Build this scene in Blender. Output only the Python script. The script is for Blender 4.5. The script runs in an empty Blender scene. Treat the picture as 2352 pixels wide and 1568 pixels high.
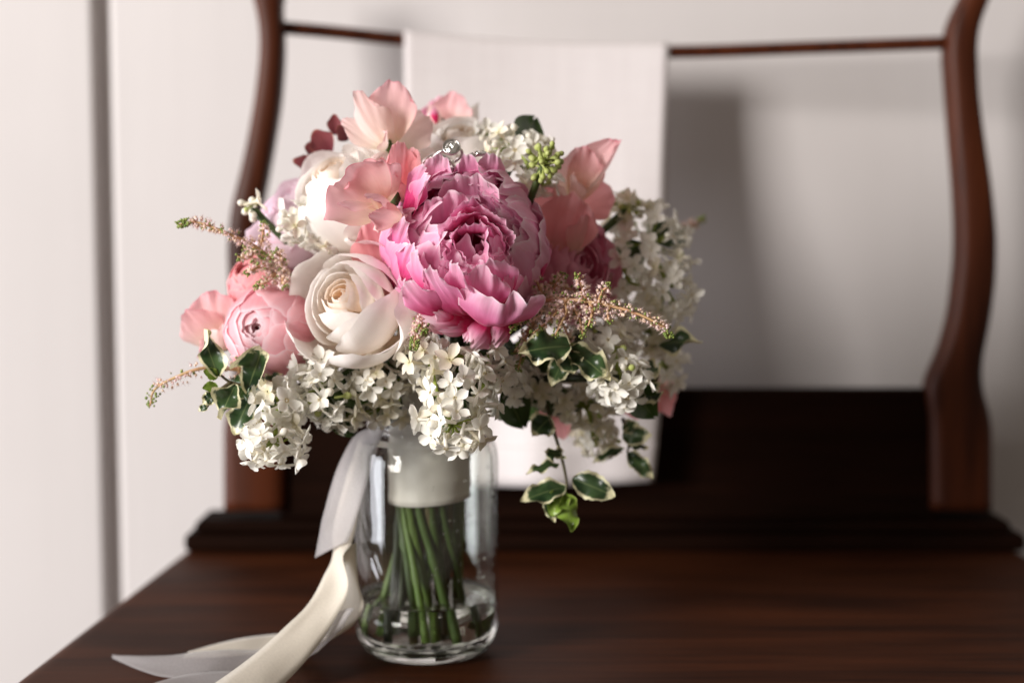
import bpy, math, random
from mathutils import Vector, Matrix, noise
random.seed(7)
sc = bpy.context.scene
COL = sc.collection

# ------------------------------------------------------------------ camera
FPX = 3267.0                      # focal length in pixels of a 2352-pixel-wide frame (50 mm lens)
CAM = Vector((0.0, -0.76, 0.226))
PITCH = math.radians(4.3)
cam_d = bpy.data.cameras.new('camera')
cam_d.lens = 50; cam_d.sensor_width = 36; cam_d.clip_start = 0.02; cam_d.clip_end = 50
cam_d.dof.use_dof = True; cam_d.dof.focus_distance = 0.672; cam_d.dof.aperture_fstop = 3.5
cam = bpy.data.objects.new('camera', cam_d); COL.objects.link(cam)
cam.location = CAM; cam.rotation_euler = (math.pi/2 - PITCH, 0, 0)
sc.camera = cam

# ------------------------------------------------------------------ light
w = bpy.data.worlds.new('World'); sc.world = w; w.use_nodes = True
w.node_tree.nodes['Background'].inputs[0].default_value = (1.0, 0.84, 0.69, 1)
w.node_tree.nodes['Background'].inputs[1].default_value = 0.19
def window_lamp(name, az, el, dist, sx, sy, power, col, aim=(0.0, 0.05, 0.16), spread=180):
    d = bpy.data.lights.new(name, 'AREA'); d.shape = 'RECTANGLE'; d.size = sx; d.size_y = sy
    d.energy = power; d.color = col; d.spread = math.radians(spread)
    o = bpy.data.objects.new(name, d); COL.objects.link(o)
    a, e = math.radians(az), math.radians(el); c = Vector(aim)
    o.location = c + dist*Vector((-math.sin(a)*math.cos(e), -math.cos(a)*math.cos(e), math.sin(e)))
    o.rotation_euler = (c - o.location).to_track_quat('-Z', 'Y').to_euler()
    return o
window_lamp('window_light', 49, 13, 4.0, 1.2, 1.6, 226, (1.0, 0.955, 0.915))
window_lamp('side_window_light', 80, -1, 3.0, 1.2, 1.7, 60, (0.92, 0.93, 1.0))
sc.view_settings.view_transform = 'Standard'; sc.view_settings.look = 'None'
sc.view_settings.exposure = 0.0; sc.view_settings.gamma = 1.0
sc.view_settings.use_curve_mapping = False
sc.render.engine = 'CYCLES'
sc.cycles.use_denoising = True
sc.cycles.max_bounces = 14; sc.cycles.transmission_bounces = 12; sc.cycles.transparent_max_bounces = 12
sc.cycles.caustics_refractive = True; sc.cycles.caustics_reflective = False
sc.cycles.blur_glossy = 0.6; sc.cycles.sample_clamp_indirect = 6.0

# ------------------------------------------------------------------ helpers
_f = Vector((0, math.cos(PITCH), -math.sin(PITCH))); _u = Vector((0, math.sin(PITCH), math.cos(PITCH)))
def ray(x, y):
    return _f + Vector((1, 0, 0))*((x-1176.0)/FPX) + _u*((784.0-y)/FPX)
def P(x, y, Y=0.0):                      # a point of the photograph placed at its real distance Y
    d = ray(x, y); return CAM + d*((Y - CAM.y)/d.y)
def PZ(x, y, z=0.0):                     # the same on a horizontal plane
    d = ray(x, y); return CAM + d*((z - CAM.z)/d.z)
def S(Y=0.0): return (Y - CAM.y)/FPX     # metres in one pixel at that distance
def mesh(name, verts, faces, uvs=None, smooth=True, mats=None, midx=None):
    me = bpy.data.meshes.new(name); me.from_pydata([tuple(v) for v in verts], [], faces)
    if uvs is not None:
        l = me.uv_layers.new(name='UVMap')
        for p in me.polygons:
            for li in p.loop_indices: l.data[li].uv = uvs[me.loops[li].vertex_index]
    if smooth:
        for p in me.polygons: p.use_smooth = True
    for m in (mats or []): me.materials.append(m)
    if midx:
        for p, i in zip(me.polygons, midx): p.material_index = i
    me.update(); return me
def link(name, me, parent=None, mat=None):
    o = bpy.data.objects.new(name, me); COL.objects.link(o)
    if mat is not None and not me.materials: me.materials.append(mat)
    if parent is not None: o.parent = parent
    return o
def thing(name, loc, label, cat, group=None):
    o = bpy.data.objects.new(name, None); COL.objects.link(o); o.location = loc; o.empty_display_size = .01
    o['label'] = label; o['category'] = cat
    if group: o['group'] = group
    return o
def wpart(name, root, verts, faces, mat, uvs=None, smooth=True, mats=None, midx=None):   # vertices in world space
    L = root.location
    me = mesh(name, [Vector(v)-L for v in verts], faces, uvs, smooth, mats or [mat], midx)
    return link(name, me, root)
def grid(fn, nu, nv):
    V, U, F = [], [], []
    for j in range(nv+1):
        for i in range(nu+1):
            u = -1+2*i/nu; v = j/nv
            V.append(fn(u, v)); U.append((u*.5+.5, v))
    for j in range(nv):
        for i in range(nu):
            a = j*(nu+1)+i; F.append((a, a+1, a+nu+2, a+nu+1))
    return V, F, U
def tube(pts, rad, n=7, cap=True):
    V, F = [], []
    pts = [Vector(p) for p in pts]; m = len(pts)
    nrm = None
    for i, p in enumerate(pts):
        t = (pts[min(i+1, m-1)] - pts[max(i-1, 0)]).normalized()
        if nrm is None: nrm = t.orthogonal().normalized()
        nrm = (nrm - t*nrm.dot(t)).normalized(); b = t.cross(nrm)
        r = rad[i] if isinstance(rad, (list, tuple)) else rad
        for k in range(n):
            a = 2*math.pi*k/n; V.append(p + (nrm*math.cos(a) + b*math.sin(a))*r)
    for i in range(m-1):
        for k in range(n):
            F.append((i*n+k, i*n+(k+1) % n, (i+1)*n+(k+1) % n, (i+1)*n+k))
    if cap: F.append(tuple(range(n-1, -1, -1))); F.append(tuple((m-1)*n+k for k in range(n)))
    return V, F
def spline(pts, n):                       # Catmull-Rom through the points
    pts = [Vector(p) for p in pts]; out = []
    Q = [pts[0]*2-pts[1]] + pts + [pts[-1]*2-pts[-2]]; segs = len(pts)-1
    for k in range(n+1):
        t = k/n*segs; i = min(int(t), segs-1); f = t-i
        a, b, c, d = Q[i:i+4]
        out.append(.5*((2*b) + (c-a)*f + (2*a-5*b+4*c-d)*f*f + (3*b-a-3*c+d)*f**3))
    return out
def lathe(prof, n=64, close=False):
    V, F = [], []; m = len(prof)
    for r, z in prof:
        for k in range(n):
            a = 2*math.pi*k/n; V.append(Vector((r*math.cos(a), r*math.sin(a), z)))
    for i in range(m if close else m-1):
        j = (i+1) % m
        for k in range(n): F.append((i*n+k, i*n+(k+1) % n, j*n+(k+1) % n, j*n+k))
    return V, F
def sm(a, b, x):
    t = max(0., min(1., (x-a)/(b-a))); return t*t*(3-2*t)
def rnd(a, b): return random.uniform(a, b)
def box_bev(x0, x1, y0, y1, z0, z1, b=.002, seg=2):
    import bmesh
    bm = bmesh.new(); bmesh.ops.create_cube(bm, size=1)
    for v in bm.verts:
        v.co = Vector(((x0+x1)/2 + v.co.x*(x1-x0), (y0+y1)/2 + v.co.y*(y1-y0), (z0+z1)/2 + v.co.z*(z1-z0)))
    if b: bmesh.ops.bevel(bm, geom=bm.edges[:], offset=b, segments=seg, profile=.5, affect='EDGES')
    V = [v.co.copy() for v in bm.verts]; F = [[v.index for v in f.verts] for f in bm.faces]; bm.free(); return V, F

# ------------------------------------------------------------------ materials
def srgb(r, g, b):
    f = lambda c: (c/255/12.92 if c/255 <= .04045 else ((c/255+.055)/1.055)**2.4)
    return (f(r), f(g), f(b), 1)
class NT:
    def __init__(s, name):
        s.m = bpy.data.materials.new(name); s.m.use_nodes = True; s.t = s.m.node_tree; s.t.nodes.clear()
        s.out = s.t.nodes.new('ShaderNodeOutputMaterial')
    def n(s, typ, **kw):
        x = s.t.nodes.new(typ)
        for k, v in kw.items():
            if k.startswith('i_'):
                key = k[2:]; key = int(key) if key.isdigit() else key.replace('_', ' ')
                if hasattr(v, 'links'): pass
                x.inputs[key].default_value = v
            else: setattr(x, k, v)
        return x
    def l(s, a, b): s.t.links.new(a, b)
    def math(s, op, a, b=None, clamp=False):
        x = s.t.nodes.new('ShaderNodeMath'); x.operation = op; x.use_clamp = clamp
        for i, q in enumerate((a, b)):
            if q is None: continue
            if isinstance(q, (int, float)): x.inputs[i].default_value = q
            else: s.l(q, x.inputs[i])
        return x.outputs[0]
    def ramp(s, fac, stops, interp='LINEAR'):
        x = s.t.nodes.new('ShaderNodeValToRGB'); x.color_ramp.interpolation = interp
        e = x.color_ramp.elements
        while len(e) < len(stops): e.new(.5)
        for k, (p, c) in enumerate(stops): e[k].position = p; e[k].color = c
        s.l(fac, x.inputs[0]); return x.outputs[0]
    def mix(s, fac, a, b, typ='MIX'):
        x = s.t.nodes.new('ShaderNodeMix'); x.data_type = 'RGBA'; x.blend_type = typ
        for i, q in ((0, fac), (6, a), (7, b)):
            if isinstance(q, (int, float)): x.inputs[i].default_value = q
            elif isinstance(q, tuple): x.inputs[i].default_value = q
            else: s.l(q, x.inputs[i])
        return x.outputs[2]
G = lambda v: (v, v, v, 1)
def petal_mat(name, stops, edge=None, edge_at=.93, trans=.35, rough=.55, vein=.10, veincol=None, var=.06, edgew=.05, spec=.3, blot=.25):
    """stops: pigment from the petal's base (0) to its rim (1); edge: pigment of the thin margin"""
    t = NT(name)
    uv = t.n('ShaderNodeUVMap'); sp = t.n('ShaderNodeSeparateXYZ'); t.l(uv.outputs[0], sp.inputs[0])
    oi = t.n('ShaderNodeObjectInfo'); geo = t.n('ShaderNodeTexCoord')
    nz = t.n('ShaderNodeTexNoise', i_Scale=90.0, i_Detail=3.0); t.l(geo.outputs['Object'], nz.inputs[0])
    v = t.math('ADD', sp.outputs[1], t.math('MULTIPLY', t.math('SUBTRACT', nz.outputs[0], .5), blot))
    v = t.math('ADD', v, t.math('MULTIPLY', t.math('SUBTRACT', oi.outputs['Random'], .5), var*2))
    c = t.ramp(v, stops)
    # fine veins that run from base to rim
    mp = t.n('ShaderNodeMapping'); mp.inputs['Scale'].default_value = (34, 1.6, 1); t.l(uv.outputs[0], mp.inputs[0])
    vn = t.n('ShaderNodeTexNoise', i_Scale=1.0, i_Detail=4.0, i_Roughness=.6); t.l(mp.outputs[0], vn.inputs[0])
    vf = t.math('MULTIPLY', t.math('SUBTRACT', vn.outputs[0], .42, True), vein*6, True)
    c = t.mix(vf, c, veincol or stops[0][1])
    if edge:
        e = t.math('MAXIMUM', t.math('ABSOLUTE', t.math('MULTIPLY', t.math('SUBTRACT', sp.outputs[0], .5), 2.0)), sp.outputs[1])
        e = t.math('ADD', e, t.math('MULTIPLY', t.math('SUBTRACT', nz.outputs[0], .5), .05))
        ef = t.n('ShaderNodeMapRange'); ef.inputs[1].default_value = edge_at; ef.inputs[2].default_value = edge_at+edgew
        t.l(e, ef.inputs[0]); gate = t.math('MULTIPLY', ef.outputs[0], t.math('MULTIPLY', sp.outputs[1], 2.2, True), True)
        c = t.mix(gate, c, edge)
    hs = t.n('ShaderNodeHueSaturation'); t.l(c, hs.inputs['Color'])
    t.l(t.math('ADD', 1-var, t.math('MULTIPLY', oi.outputs['Random'], var*2)), hs.inputs['Value'])
    pb = t.n('ShaderNodeBsdfPrincipled'); pb.inputs['Roughness'].default_value = rough
    pb.inputs['Specular IOR Level'].default_value = spec
    try: pb.inputs['Sheen Weight'].default_value = .12
    except Exception: pass
    t.l(hs.outputs[0], pb.inputs['Base Color'])
    bp = t.n('ShaderNodeBump', i_Strength=.35, i_Distance=.0004); t.l(vn.outputs[0], bp.inputs['Height']); t.l(bp.outputs[0], pb.inputs['Normal'])
    tr = t.n('ShaderNodeBsdfTranslucent'); t.l(hs.outputs[0], tr.inputs[0])
    mx = t.n('ShaderNodeMixShader', i_0=trans); t.l(pb.outputs[0], mx.inputs[1]); t.l(tr.outputs[0], mx.inputs[2])
    t.l(mx.outputs[0], t.out.inputs[0]); return t.m
M = {}
M['peony'] = petal_mat('peony_pink', [(0, srgb(200, 8, 88)), (.32, srgb(222, 60, 132)), (.62, srgb(241, 146, 192)), (1, srgb(249, 204, 226))], edge=srgb(253, 234, 243), edge_at=.955, trans=.33, vein=.13, veincol=srgb(226, 104, 154), var=.09)
M['peony_deep'] = petal_mat('peony_deep_pink', [(0, srgb(186, 8, 70)), (.40, srgb(222, 40, 108)), (.6, srgb(240, 150, 188)), (1, srgb(250, 220, 232))], trans=.3, vein=.14, veincol=srgb(214, 50, 116), var=.08)
M['rose_white'] = petal_mat('rose_ivory', [(0, srgb(246, 222, 190)), (.35, srgb(251, 240, 226)), (.7, srgb(253, 248, 243)), (1, srgb(254, 250, 247))], trans=.30, vein=.03, veincol=srgb(246, 234, 222), var=.02, rough=.5, blot=.15)
M['rose_core'] = petal_mat('rose_peach_heart', [(0, srgb(240, 190, 140)), (.5, srgb(251, 232, 210)), (1, srgb(254, 246, 238))], trans=.38, vein=.03, veincol=srgb(248, 226, 202), var=.02, rough=.5)
M['cabbage'] = petal_mat('pink_bud_petal', [(0, srgb(238, 104, 136)), (.4, srgb(245, 152, 168)), (.8, srgb(248, 182, 192)), (1, srgb(250, 206, 212))], edge=srgb(253, 230, 236), edge_at=.94, trans=.42, vein=.16, veincol=srgb(250, 214, 224), var=.07)
M['sweet'] = petal_mat('sweet_pea_pale_pink', [(0, srgb(248, 238, 206)), (.22, srgb(248, 222, 206)), (.6, srgb(248, 206, 206)), (1, srgb(247, 196, 202))], edge=srgb(232, 120, 146), edge_at=.965, trans=.44, vein=.11, veincol=srgb(240, 178, 178), var=.03)
M['sweet_pale'] = petal_mat('sweet_pea_blush', [(0, srgb(249, 240, 216)), (.3, srgb(250, 232, 222)), (1, srgb(249, 220, 218))], edge=srgb(240, 174, 184), edge_at=.97, trans=.46, vein=.09, veincol=srgb(243, 198, 194), var=.03)
M['salmon'] = petal_mat('sweet_pea_salmon', [(0, srgb(246, 190, 172)), (.35, srgb(245, 172, 174)), (1, srgb(247, 182, 188))], edge=srgb(249, 206, 202), edge_at=.96, trans=.46, vein=.13, veincol=srgb(236, 140, 146), var=.05)
M['blush'] = petal_mat('blush_rose_petal', [(0, srgb(248, 214, 218)), (.5, srgb(249, 228, 234)), (1, srgb(246, 228, 238))], trans=.42, vein=.05, veincol=srgb(246, 206, 220), var=.04)
M['mauve'] = petal_mat('mauve_pink_petal', [(0, srgb(214, 96, 146)), (.5, srgb(236, 148, 180)), (1, srgb(244, 190, 208))], trans=.36, vein=.08, veincol=srgb(222, 110, 154), var=.06)
M['burgundy'] = petal_mat('burgundy_leaf', [(0, srgb(96, 34, 46)), (.6, srgb(120, 60, 64)), (1, srgb(134, 66, 70))], edge=srgb(176, 110, 92), edge_at=.93, trans=.2, vein=.06, veincol=srgb(90, 30, 42), var=.08, rough=.45)
M['lilac'] = petal_mat('lilac_white', [(0, srgb(222, 222, 160)), (.19, srgb(214, 192, 130)), (.25, srgb(248, 245, 235)), (1, srgb(251, 249, 243))], trans=.3, vein=.02, veincol=srgb(240, 237, 232), var=.03, rough=.6, blot=.05, spec=.15)
M['lilac_cream'] = petal_mat('lilac_cream', [(0, srgb(222, 220, 160)), (.4, srgb(243, 236, 214)), (1, srgb(247, 242, 230))], trans=.3, vein=.02, veincol=srgb(234, 227, 206), var=.04, rough=.5, blot=.05)

def simple(name, col, rough=.5, trans=0, noise_s=0, col2=None, spec=.4, metal=0, bump=0):
    t = NT(name); pb = t.n('ShaderNodeBsdfPrincipled'); pb.inputs['Roughness'].default_value = rough
    pb.inputs['Metallic'].default_value = metal; pb.inputs['Specular IOR Level'].default_value = spec
    tc = t.n('ShaderNodeTexCoord'); nz = t.n('ShaderNodeTexNoise', i_Scale=noise_s or 60.0, i_Detail=4.0); t.l(tc.outputs['Object'], nz.inputs[0])
    c = t.ramp(nz.outputs[0], [(.3, col), (.7, col2 or col)]); t.l(c, pb.inputs['Base Color'])
    if bump:
        bp = t.n('ShaderNodeBump', i_Strength=bump, i_Distance=.001); t.l(nz.outputs[0], bp.inputs['Height']); t.l(bp.outputs[0], pb.inputs['Normal'])
    sh = pb.outputs[0]
    if trans:
        tr = t.n('ShaderNodeBsdfTranslucent'); t.l(c, tr.inputs[0]); mx = t.n('ShaderNodeMixShader', i_0=trans)
        t.l(sh, mx.inputs[1]); t.l(tr.outputs[0], mx.inputs[2]); sh = mx.outputs[0]
    t.l(sh, t.out.inputs[0]); return t.m
t = NT('green_stem'); oi = t.n('ShaderNodeObjectInfo'); tc = t.n('ShaderNodeTexCoord'); mp = t.n('ShaderNodeMapping'); mp.inputs['Scale'].default_value = (700, 700, 40); t.l(tc.outputs['Object'], mp.inputs[0])
nz = t.n('ShaderNodeTexNoise', i_Scale=1.0, i_Detail=4.0); t.l(mp.outputs[0], nz.inputs[0])
c = t.ramp(oi.outputs['Random'], [(0, srgb(30, 40, 20)), (.3, srgb(66, 92, 36)), (.5, srgb(46, 42, 26)), (.75, srgb(96, 126, 48)), (1, srgb(44, 62, 32))])
c = t.mix(t.math('MULTIPLY', t.math('SUBTRACT', nz.outputs[0], .35, True), 1.6, True), c, srgb(60, 70, 34))
pb = t.n('ShaderNodeBsdfPrincipled'); t.l(c, pb.inputs['Base Color']); pb.inputs['Roughness'].default_value = .5
bp = t.n('ShaderNodeBump', i_Strength=.5, i_Distance=.0004); t.l(nz.outputs[0], bp.inputs['Height']); t.l(bp.outputs[0], pb.inputs['Normal']); t.l(pb.outputs[0], t.out.inputs[0]); M['stem'] = t.m
M['stem_dark'] = simple('dark_stem', srgb(74, 62, 44), .5, 0, 150, srgb(96, 92, 56))
M['pedicel'] = simple('yellow_green_stalk', srgb(130, 150, 60), .5, .15, 200, srgb(168, 180, 88))
M['bud_green'] = simple('green_bud', srgb(172, 186, 92), .5, .2, 300, srgb(212, 218, 150))
M['bud_white'] = simple('white_bud', srgb(240, 236, 220), .5, .25, 300, srgb(250, 247, 240))
M['astilbe_pink'] = simple('astilbe_pink', srgb(246, 214, 190), .6, .3, 500, srgb(252, 236, 216))
M['astilbe_mauve'] = simple('astilbe_mauve', srgb(246, 212, 212), .6, .3, 500, srgb(252, 238, 234))
M['astilbe_green'] = simple('astilbe_green', srgb(96, 128, 46), .55, .2, 500, srgb(176, 184, 104))
M['astilbe_stalk'] = simple('astilbe_stalk', srgb(204, 176, 124), .55, .1, 300, srgb(216, 160, 130))
def leaf_mat(name, dark, mid, margin, margin_at=.80, amp=.5):
    t = NT(name); uv = t.n('ShaderNodeUVMap'); sp = t.n('ShaderNodeSeparateXYZ'); t.l(uv.outputs[0], sp.inputs[0])
    tc = t.n('ShaderNodeTexCoord'); nz = t.n('ShaderNodeTexNoise', i_Scale=170.0, i_Detail=3.0, i_Roughness=.65); t.l(tc.outputs['Object'], nz.inputs[0])
    nb = t.n('ShaderNodeTexNoise', i_Scale=75.0, i_Detail=2.0); t.l(tc.outputs['Object'], nb.inputs[0])
    au = t.math('ABSOLUTE', t.math('MULTIPLY', t.math('SUBTRACT', sp.outputs[0], .5), 2.0))
    e = t.math('MAXIMUM', au, t.math('MULTIPLY', sp.outputs[1], .97))
    e = t.math('ADD', e, t.math('MULTIPLY', t.math('SUBTRACT', nz.outputs[0], .5), amp))
    c = t.ramp(nb.outputs[0], [(.4, dark), (.62, mid)])
    c = t.mix(t.math('MULTIPLY', t.math('SUBTRACT', 1.0, t.math('MULTIPLY', au, 14.0, True)), .45), c, srgb(150, 165, 110))
    mr = t.n('ShaderNodeMapRange'); mr.inputs[1].default_value = margin_at; mr.inputs[2].default_value = margin_at+.09; t.l(e, mr.inputs[0])
    c = t.mix(mr.outputs[0], c, margin)
    pb = t.n('ShaderNodeBsdfPrincipled'); pb.inputs['Roughness'].default_value = .28; pb.inputs['Specular IOR Level'].default_value = .5
    t.l(c, pb.inputs['Base Color'])
    bp = t.n('ShaderNodeBump', i_Strength=.3, i_Distance=.0006); t.l(nb.outputs[0], bp.inputs['Height']); t.l(bp.outputs[0], pb.inputs['Normal'])
    tr = t.n('ShaderNodeBsdfTranslucent'); t.l(c, tr.inputs[0]); mx = t.n('ShaderNodeMixShader', i_0=.2)
    t.l(pb.outputs[0], mx.inputs[1]); t.l(tr.outputs[0], mx.inputs[2]); t.l(mx.outputs[0], t.out.inputs[0]); return t.m
M['leaf'] = leaf_mat('variegated_leaf', srgb(34, 56, 32), srgb(70, 94, 56), srgb(232, 227, 188), .74)
M['leaf_fresh'] = leaf_mat('fresh_leaf', srgb(110, 136, 50), srgb(136, 162, 70), srgb(170, 186, 100), .9, .15)
M['leaf_plain'] = leaf_mat('plain_green_leaf', srgb(52, 74, 36), srgb(70, 96, 48), srgb(84, 108, 56), .93, .1)

def wood(name, dark, light, rough, axis, scale=1.0, spec=.28):
    t = NT(name); tc = t.n('ShaderNodeTexCoord'); mp = t.n('ShaderNodeMapping')
    sc3 = [170*scale]*3; sc3[axis] = 7*scale; mp.inputs['Scale'].default_value = sc3; t.l(tc.outputs['Object'], mp.inputs[0])
    n1 = t.n('ShaderNodeTexNoise', i_Scale=1.0, i_Detail=6.0, i_Roughness=.65, i_Distortion=.4); t.l(mp.outputs[0], n1.inputs[0])
    mp2 = t.n('ShaderNodeMapping'); s2 = [26*scale]*3; s2[axis] = 3*scale; mp2.inputs['Scale'].default_value = s2; t.l(tc.outputs['Object'], mp2.inputs[0])
    n2 = t.n('ShaderNodeTexNoise', i_Scale=1.0, i_Detail=3.0, i_Distortion=.8); t.l(mp2.outputs[0], n2.inputs[0])
    f = t.math('ADD', t.math('MULTIPLY', n1.outputs[0], .5), t.math('MULTIPLY', n2.outputs[0], .5))
    c = t.ramp(f, [(.36, dark), (.62, light)])
    n3 = t.n('ShaderNodeTexNoise', i_Scale=9.0, i_Detail=5.0); t.l(tc.outputs['Object'], n3.inputs[0])
    mp3 = t.n('ShaderNodeMapping'); s3 = [420.0]*3; s3[axis] = 9.0; mp3.inputs['Scale'].default_value = s3; mp3.inputs['Rotation'].default_value = (.05, .04, .16); t.l(tc.outputs['Object'], mp3.inputs[0])
    n4 = t.n('ShaderNodeTexNoise', i_Scale=1.0, i_Detail=1.0); t.l(mp3.outputs[0], n4.inputs[0])
    scr = t.math('MULTIPLY', t.math('SUBTRACT', n4.outputs[0], .70, True), 5.0, True)      # scuffs and rubbed pores
    c = t.mix(t.math('MULTIPLY', scr, t.math('MULTIPLY', n3.outputs[0], 1.1)), c, light)
    pb = t.n('ShaderNodeBsdfPrincipled'); t.l(c, pb.inputs['Base Color']); pb.inputs['Specular IOR Level'].default_value = spec
    t.l(t.math('ADD', rough-.08, t.math('MULTIPLY', n3.outputs[0], .2)), pb.inputs['Roughness'])
    bp = t.n('ShaderNodeBump', i_Strength=.25, i_Distance=.0006); t.l(n1.outputs[0], bp.inputs['Height']); t.l(bp.outputs[0], pb.inputs['Normal'])
    t.l(pb.outputs[0], t.out.inputs[0]); return t.m
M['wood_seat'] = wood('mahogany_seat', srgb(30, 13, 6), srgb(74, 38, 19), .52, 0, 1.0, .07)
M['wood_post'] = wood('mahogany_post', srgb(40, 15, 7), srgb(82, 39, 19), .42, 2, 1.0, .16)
M['wood_panel_shaded'] = wood('mahogany_panel_shaded', srgb(16, 8, 5), srgb(30, 15, 9), .6, 0, 1.0, .02)  # same mahogany made near black; the chair back's shade is in the colour
t = NT('painted_wall'); tc = t.n('ShaderNodeTexCoord'); nz = t.n('ShaderNodeTexNoise', i_Scale=3.0, i_Detail=5.0); t.l(tc.outputs['Object'], nz.inputs[0])
mp = t.n('ShaderNodeMapping'); mp.inputs['Scale'].default_value = (60, 60, 4); t.l(tc.outputs['Object'], mp.inputs[0])
n2 = t.n('ShaderNodeTexNoise', i_Scale=1.0, i_Detail=4.0); t.l(mp.outputs[0], n2.inputs[0])
pb = t.n('ShaderNodeBsdfPrincipled'); t.l(t.ramp(nz.outputs[0], [(.3, srgb(204, 199, 198)), (.7, srgb(211, 206, 205))]), pb.inputs['Base Color']); pb.inputs['Roughness'].default_value = .6
bp = t.n('ShaderNodeBump', i_Strength=.2, i_Distance=.001); t.l(n2.outputs[0], bp.inputs['Height']); t.l(bp.outputs[0], pb.inputs['Normal'])
t.l(pb.outputs[0], t.out.inputs[0]); M['wall'] = t.m
t = NT('linen'); uv = t.n('ShaderNodeUVMap')
wv = t.n('ShaderNodeMapping'); wv.inputs['Scale'].default_value = (90, 6, 1); t.l(uv.outputs[0], wv.inputs[0])
n1 = t.n('ShaderNodeTexNoise', i_Scale=1.0, i_Detail=4.0); t.l(wv.outputs[0], n1.inputs[0])
wh = t.n('ShaderNodeMapping'); wh.inputs['Scale'].default_value = (5, 160, 1); t.l(uv.outputs[0], wh.inputs[0])
n2 = t.n('ShaderNodeTexNoise', i_Scale=1.0, i_Detail=3.0); t.l(wh.outputs[0], n2.inputs[0])
f = t.math('ADD', t.math('MULTIPLY', n1.outputs[0], .6), t.math('MULTIPLY', n2.outputs[0], .4))
pb = t.n('ShaderNodeBsdfPrincipled'); c = t.ramp(f, [(.35, srgb(226, 219, 219)), (.65, srgb(234, 228, 228))]); t.l(c, pb.inputs['Base Color']); pb.inputs['Roughness'].default_value = .85
bp = t.n('ShaderNodeBump', i_Strength=.4, i_Distance=.0006); t.l(f, bp.inputs['Height']); t.l(bp.outputs[0], pb.inputs['Normal'])
tr = t.n('ShaderNodeBsdfTranslucent'); t.l(c, tr.inputs[0]); mx = t.n('ShaderNodeMixShader', i_0=.12); t.l(pb.outputs[0], mx.inputs[1]); t.l(tr.outputs[0], mx.inputs[2])
t.l(mx.outputs[0], t.out.inputs[0]); M['linen'] = t.m
def glass(name, ior, col, rough=0.0):
    t = NT(name); pb = t.n('ShaderNodeBsdfPrincipled'); pb.inputs['Base Color'].default_value = col
    pb.inputs['Roughness'].default_value = rough; pb.inputs['IOR'].default_value = ior; pb.inputs['Transmission Weight'].default_value = 1
    t.l(pb.outputs[0], t.out.inputs[0]); return t.m
M['glass'] = glass('jar_glass', 1.48, (.97, .985, .97, 1)); M['water'] = glass('water', 1.33, (.97, .98, .95, 1)); M['diamond'] = glass('diamond', 2.2, (1, .99, .97, 1))
t = NT('jar_wall_glass'); lw = t.n('ShaderNodeLayerWeight', i_Blend=.5); tp = t.n('ShaderNodeBsdfTransparent'); tp.inputs[0].default_value = (.955, .965, .95, 1)
gl = t.n('ShaderNodeBsdfAnisotropic'); gl.inputs['Roughness'].default_value = .02
fr = t.math('ADD', .06, t.math('MULTIPLY', .75, t.math('POWER', lw.outputs['Facing'], 4.0)))
mx = t.n('ShaderNodeMixShader'); t.l(fr, mx.inputs[0]); t.l(tp.outputs[0], mx.inputs[1]); t.l(gl.outputs[0], mx.inputs[2]); t.l(mx.outputs[0], t.out.inputs[0]); M['thin_glass'] = t.m
t = NT('diamond'); pb = t.n('ShaderNodeBsdfPrincipled'); pb.inputs['Base Color'].default_value = (.82, .81, .78, 1); pb.inputs['Metallic'].default_value = .85; pb.inputs['Roughness'].default_value = .06
pb.inputs['IOR'].default_value = 2.4; t.l(pb.outputs[0], t.out.inputs[0]); M['diamond'] = t.m
M['silver'] = simple('white_gold', srgb(215, 210, 207), .30, 0, 40, srgb(214, 210, 206), .5, 1.0)
def ribbon_mat(name, col, sheer, rough=.35, trans=.3):
    t = NT(name); uv = t.n('ShaderNodeUVMap'); mp = t.n('ShaderNodeMapping'); mp.inputs['Scale'].default_value = (14, 150, 1); t.l(uv.outputs[0], mp.inputs[0])
    nz = t.n('ShaderNodeTexNoise', i_Scale=1.0, i_Detail=3.0); t.l(mp.outputs[0], nz.inputs[0])
    pb = t.n('ShaderNodeBsdfPrincipled'); pb.inputs['Base Color'].default_value = col; pb.inputs['Roughness'].default_value = rough
    try: pb.inputs['Sheen Weight'].default_value = .4
    except Exception: pass
    bp = t.n('ShaderNodeBump', i_Strength=.08, i_Distance=.0004); t.l(nz.outputs[0], bp.inputs['Height']); t.l(bp.outputs[0], pb.inputs['Normal'])
    tr = t.n('ShaderNodeBsdfTranslucent'); tr.inputs[0].default_value = col
    mx = t.n('ShaderNodeMixShader', i_0=trans); t.l(pb.outputs[0], mx.inputs[1]); t.l(tr.outputs[0], mx.inputs[2]); sh = mx.outputs[0]
    if sheer:
        tp = t.n('ShaderNodeBsdfTransparent'); m2 = t.n('ShaderNodeMixShader'); t.l(sh, m2.inputs[1]); t.l(tp.outputs[0], m2.inputs[2])
        t.l(t.math('ADD', sheer-.12, t.math('MULTIPLY', nz.outputs[0], .24)), m2.inputs[0]); sh = m2.outputs[0]
    t.l(sh, t.out.inputs[0]); return t.m
M['satin'] = ribbon_mat('ivory_satin', srgb(228, 221, 208), .10, .5, .3)
M['organza'] = ribbon_mat('sheer_organza', srgb(206, 202, 203), .48, .5, .45)
M['wrap'] = ribbon_mat('white_wrap', srgb(244, 238, 232), 0, .4, .1)

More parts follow.
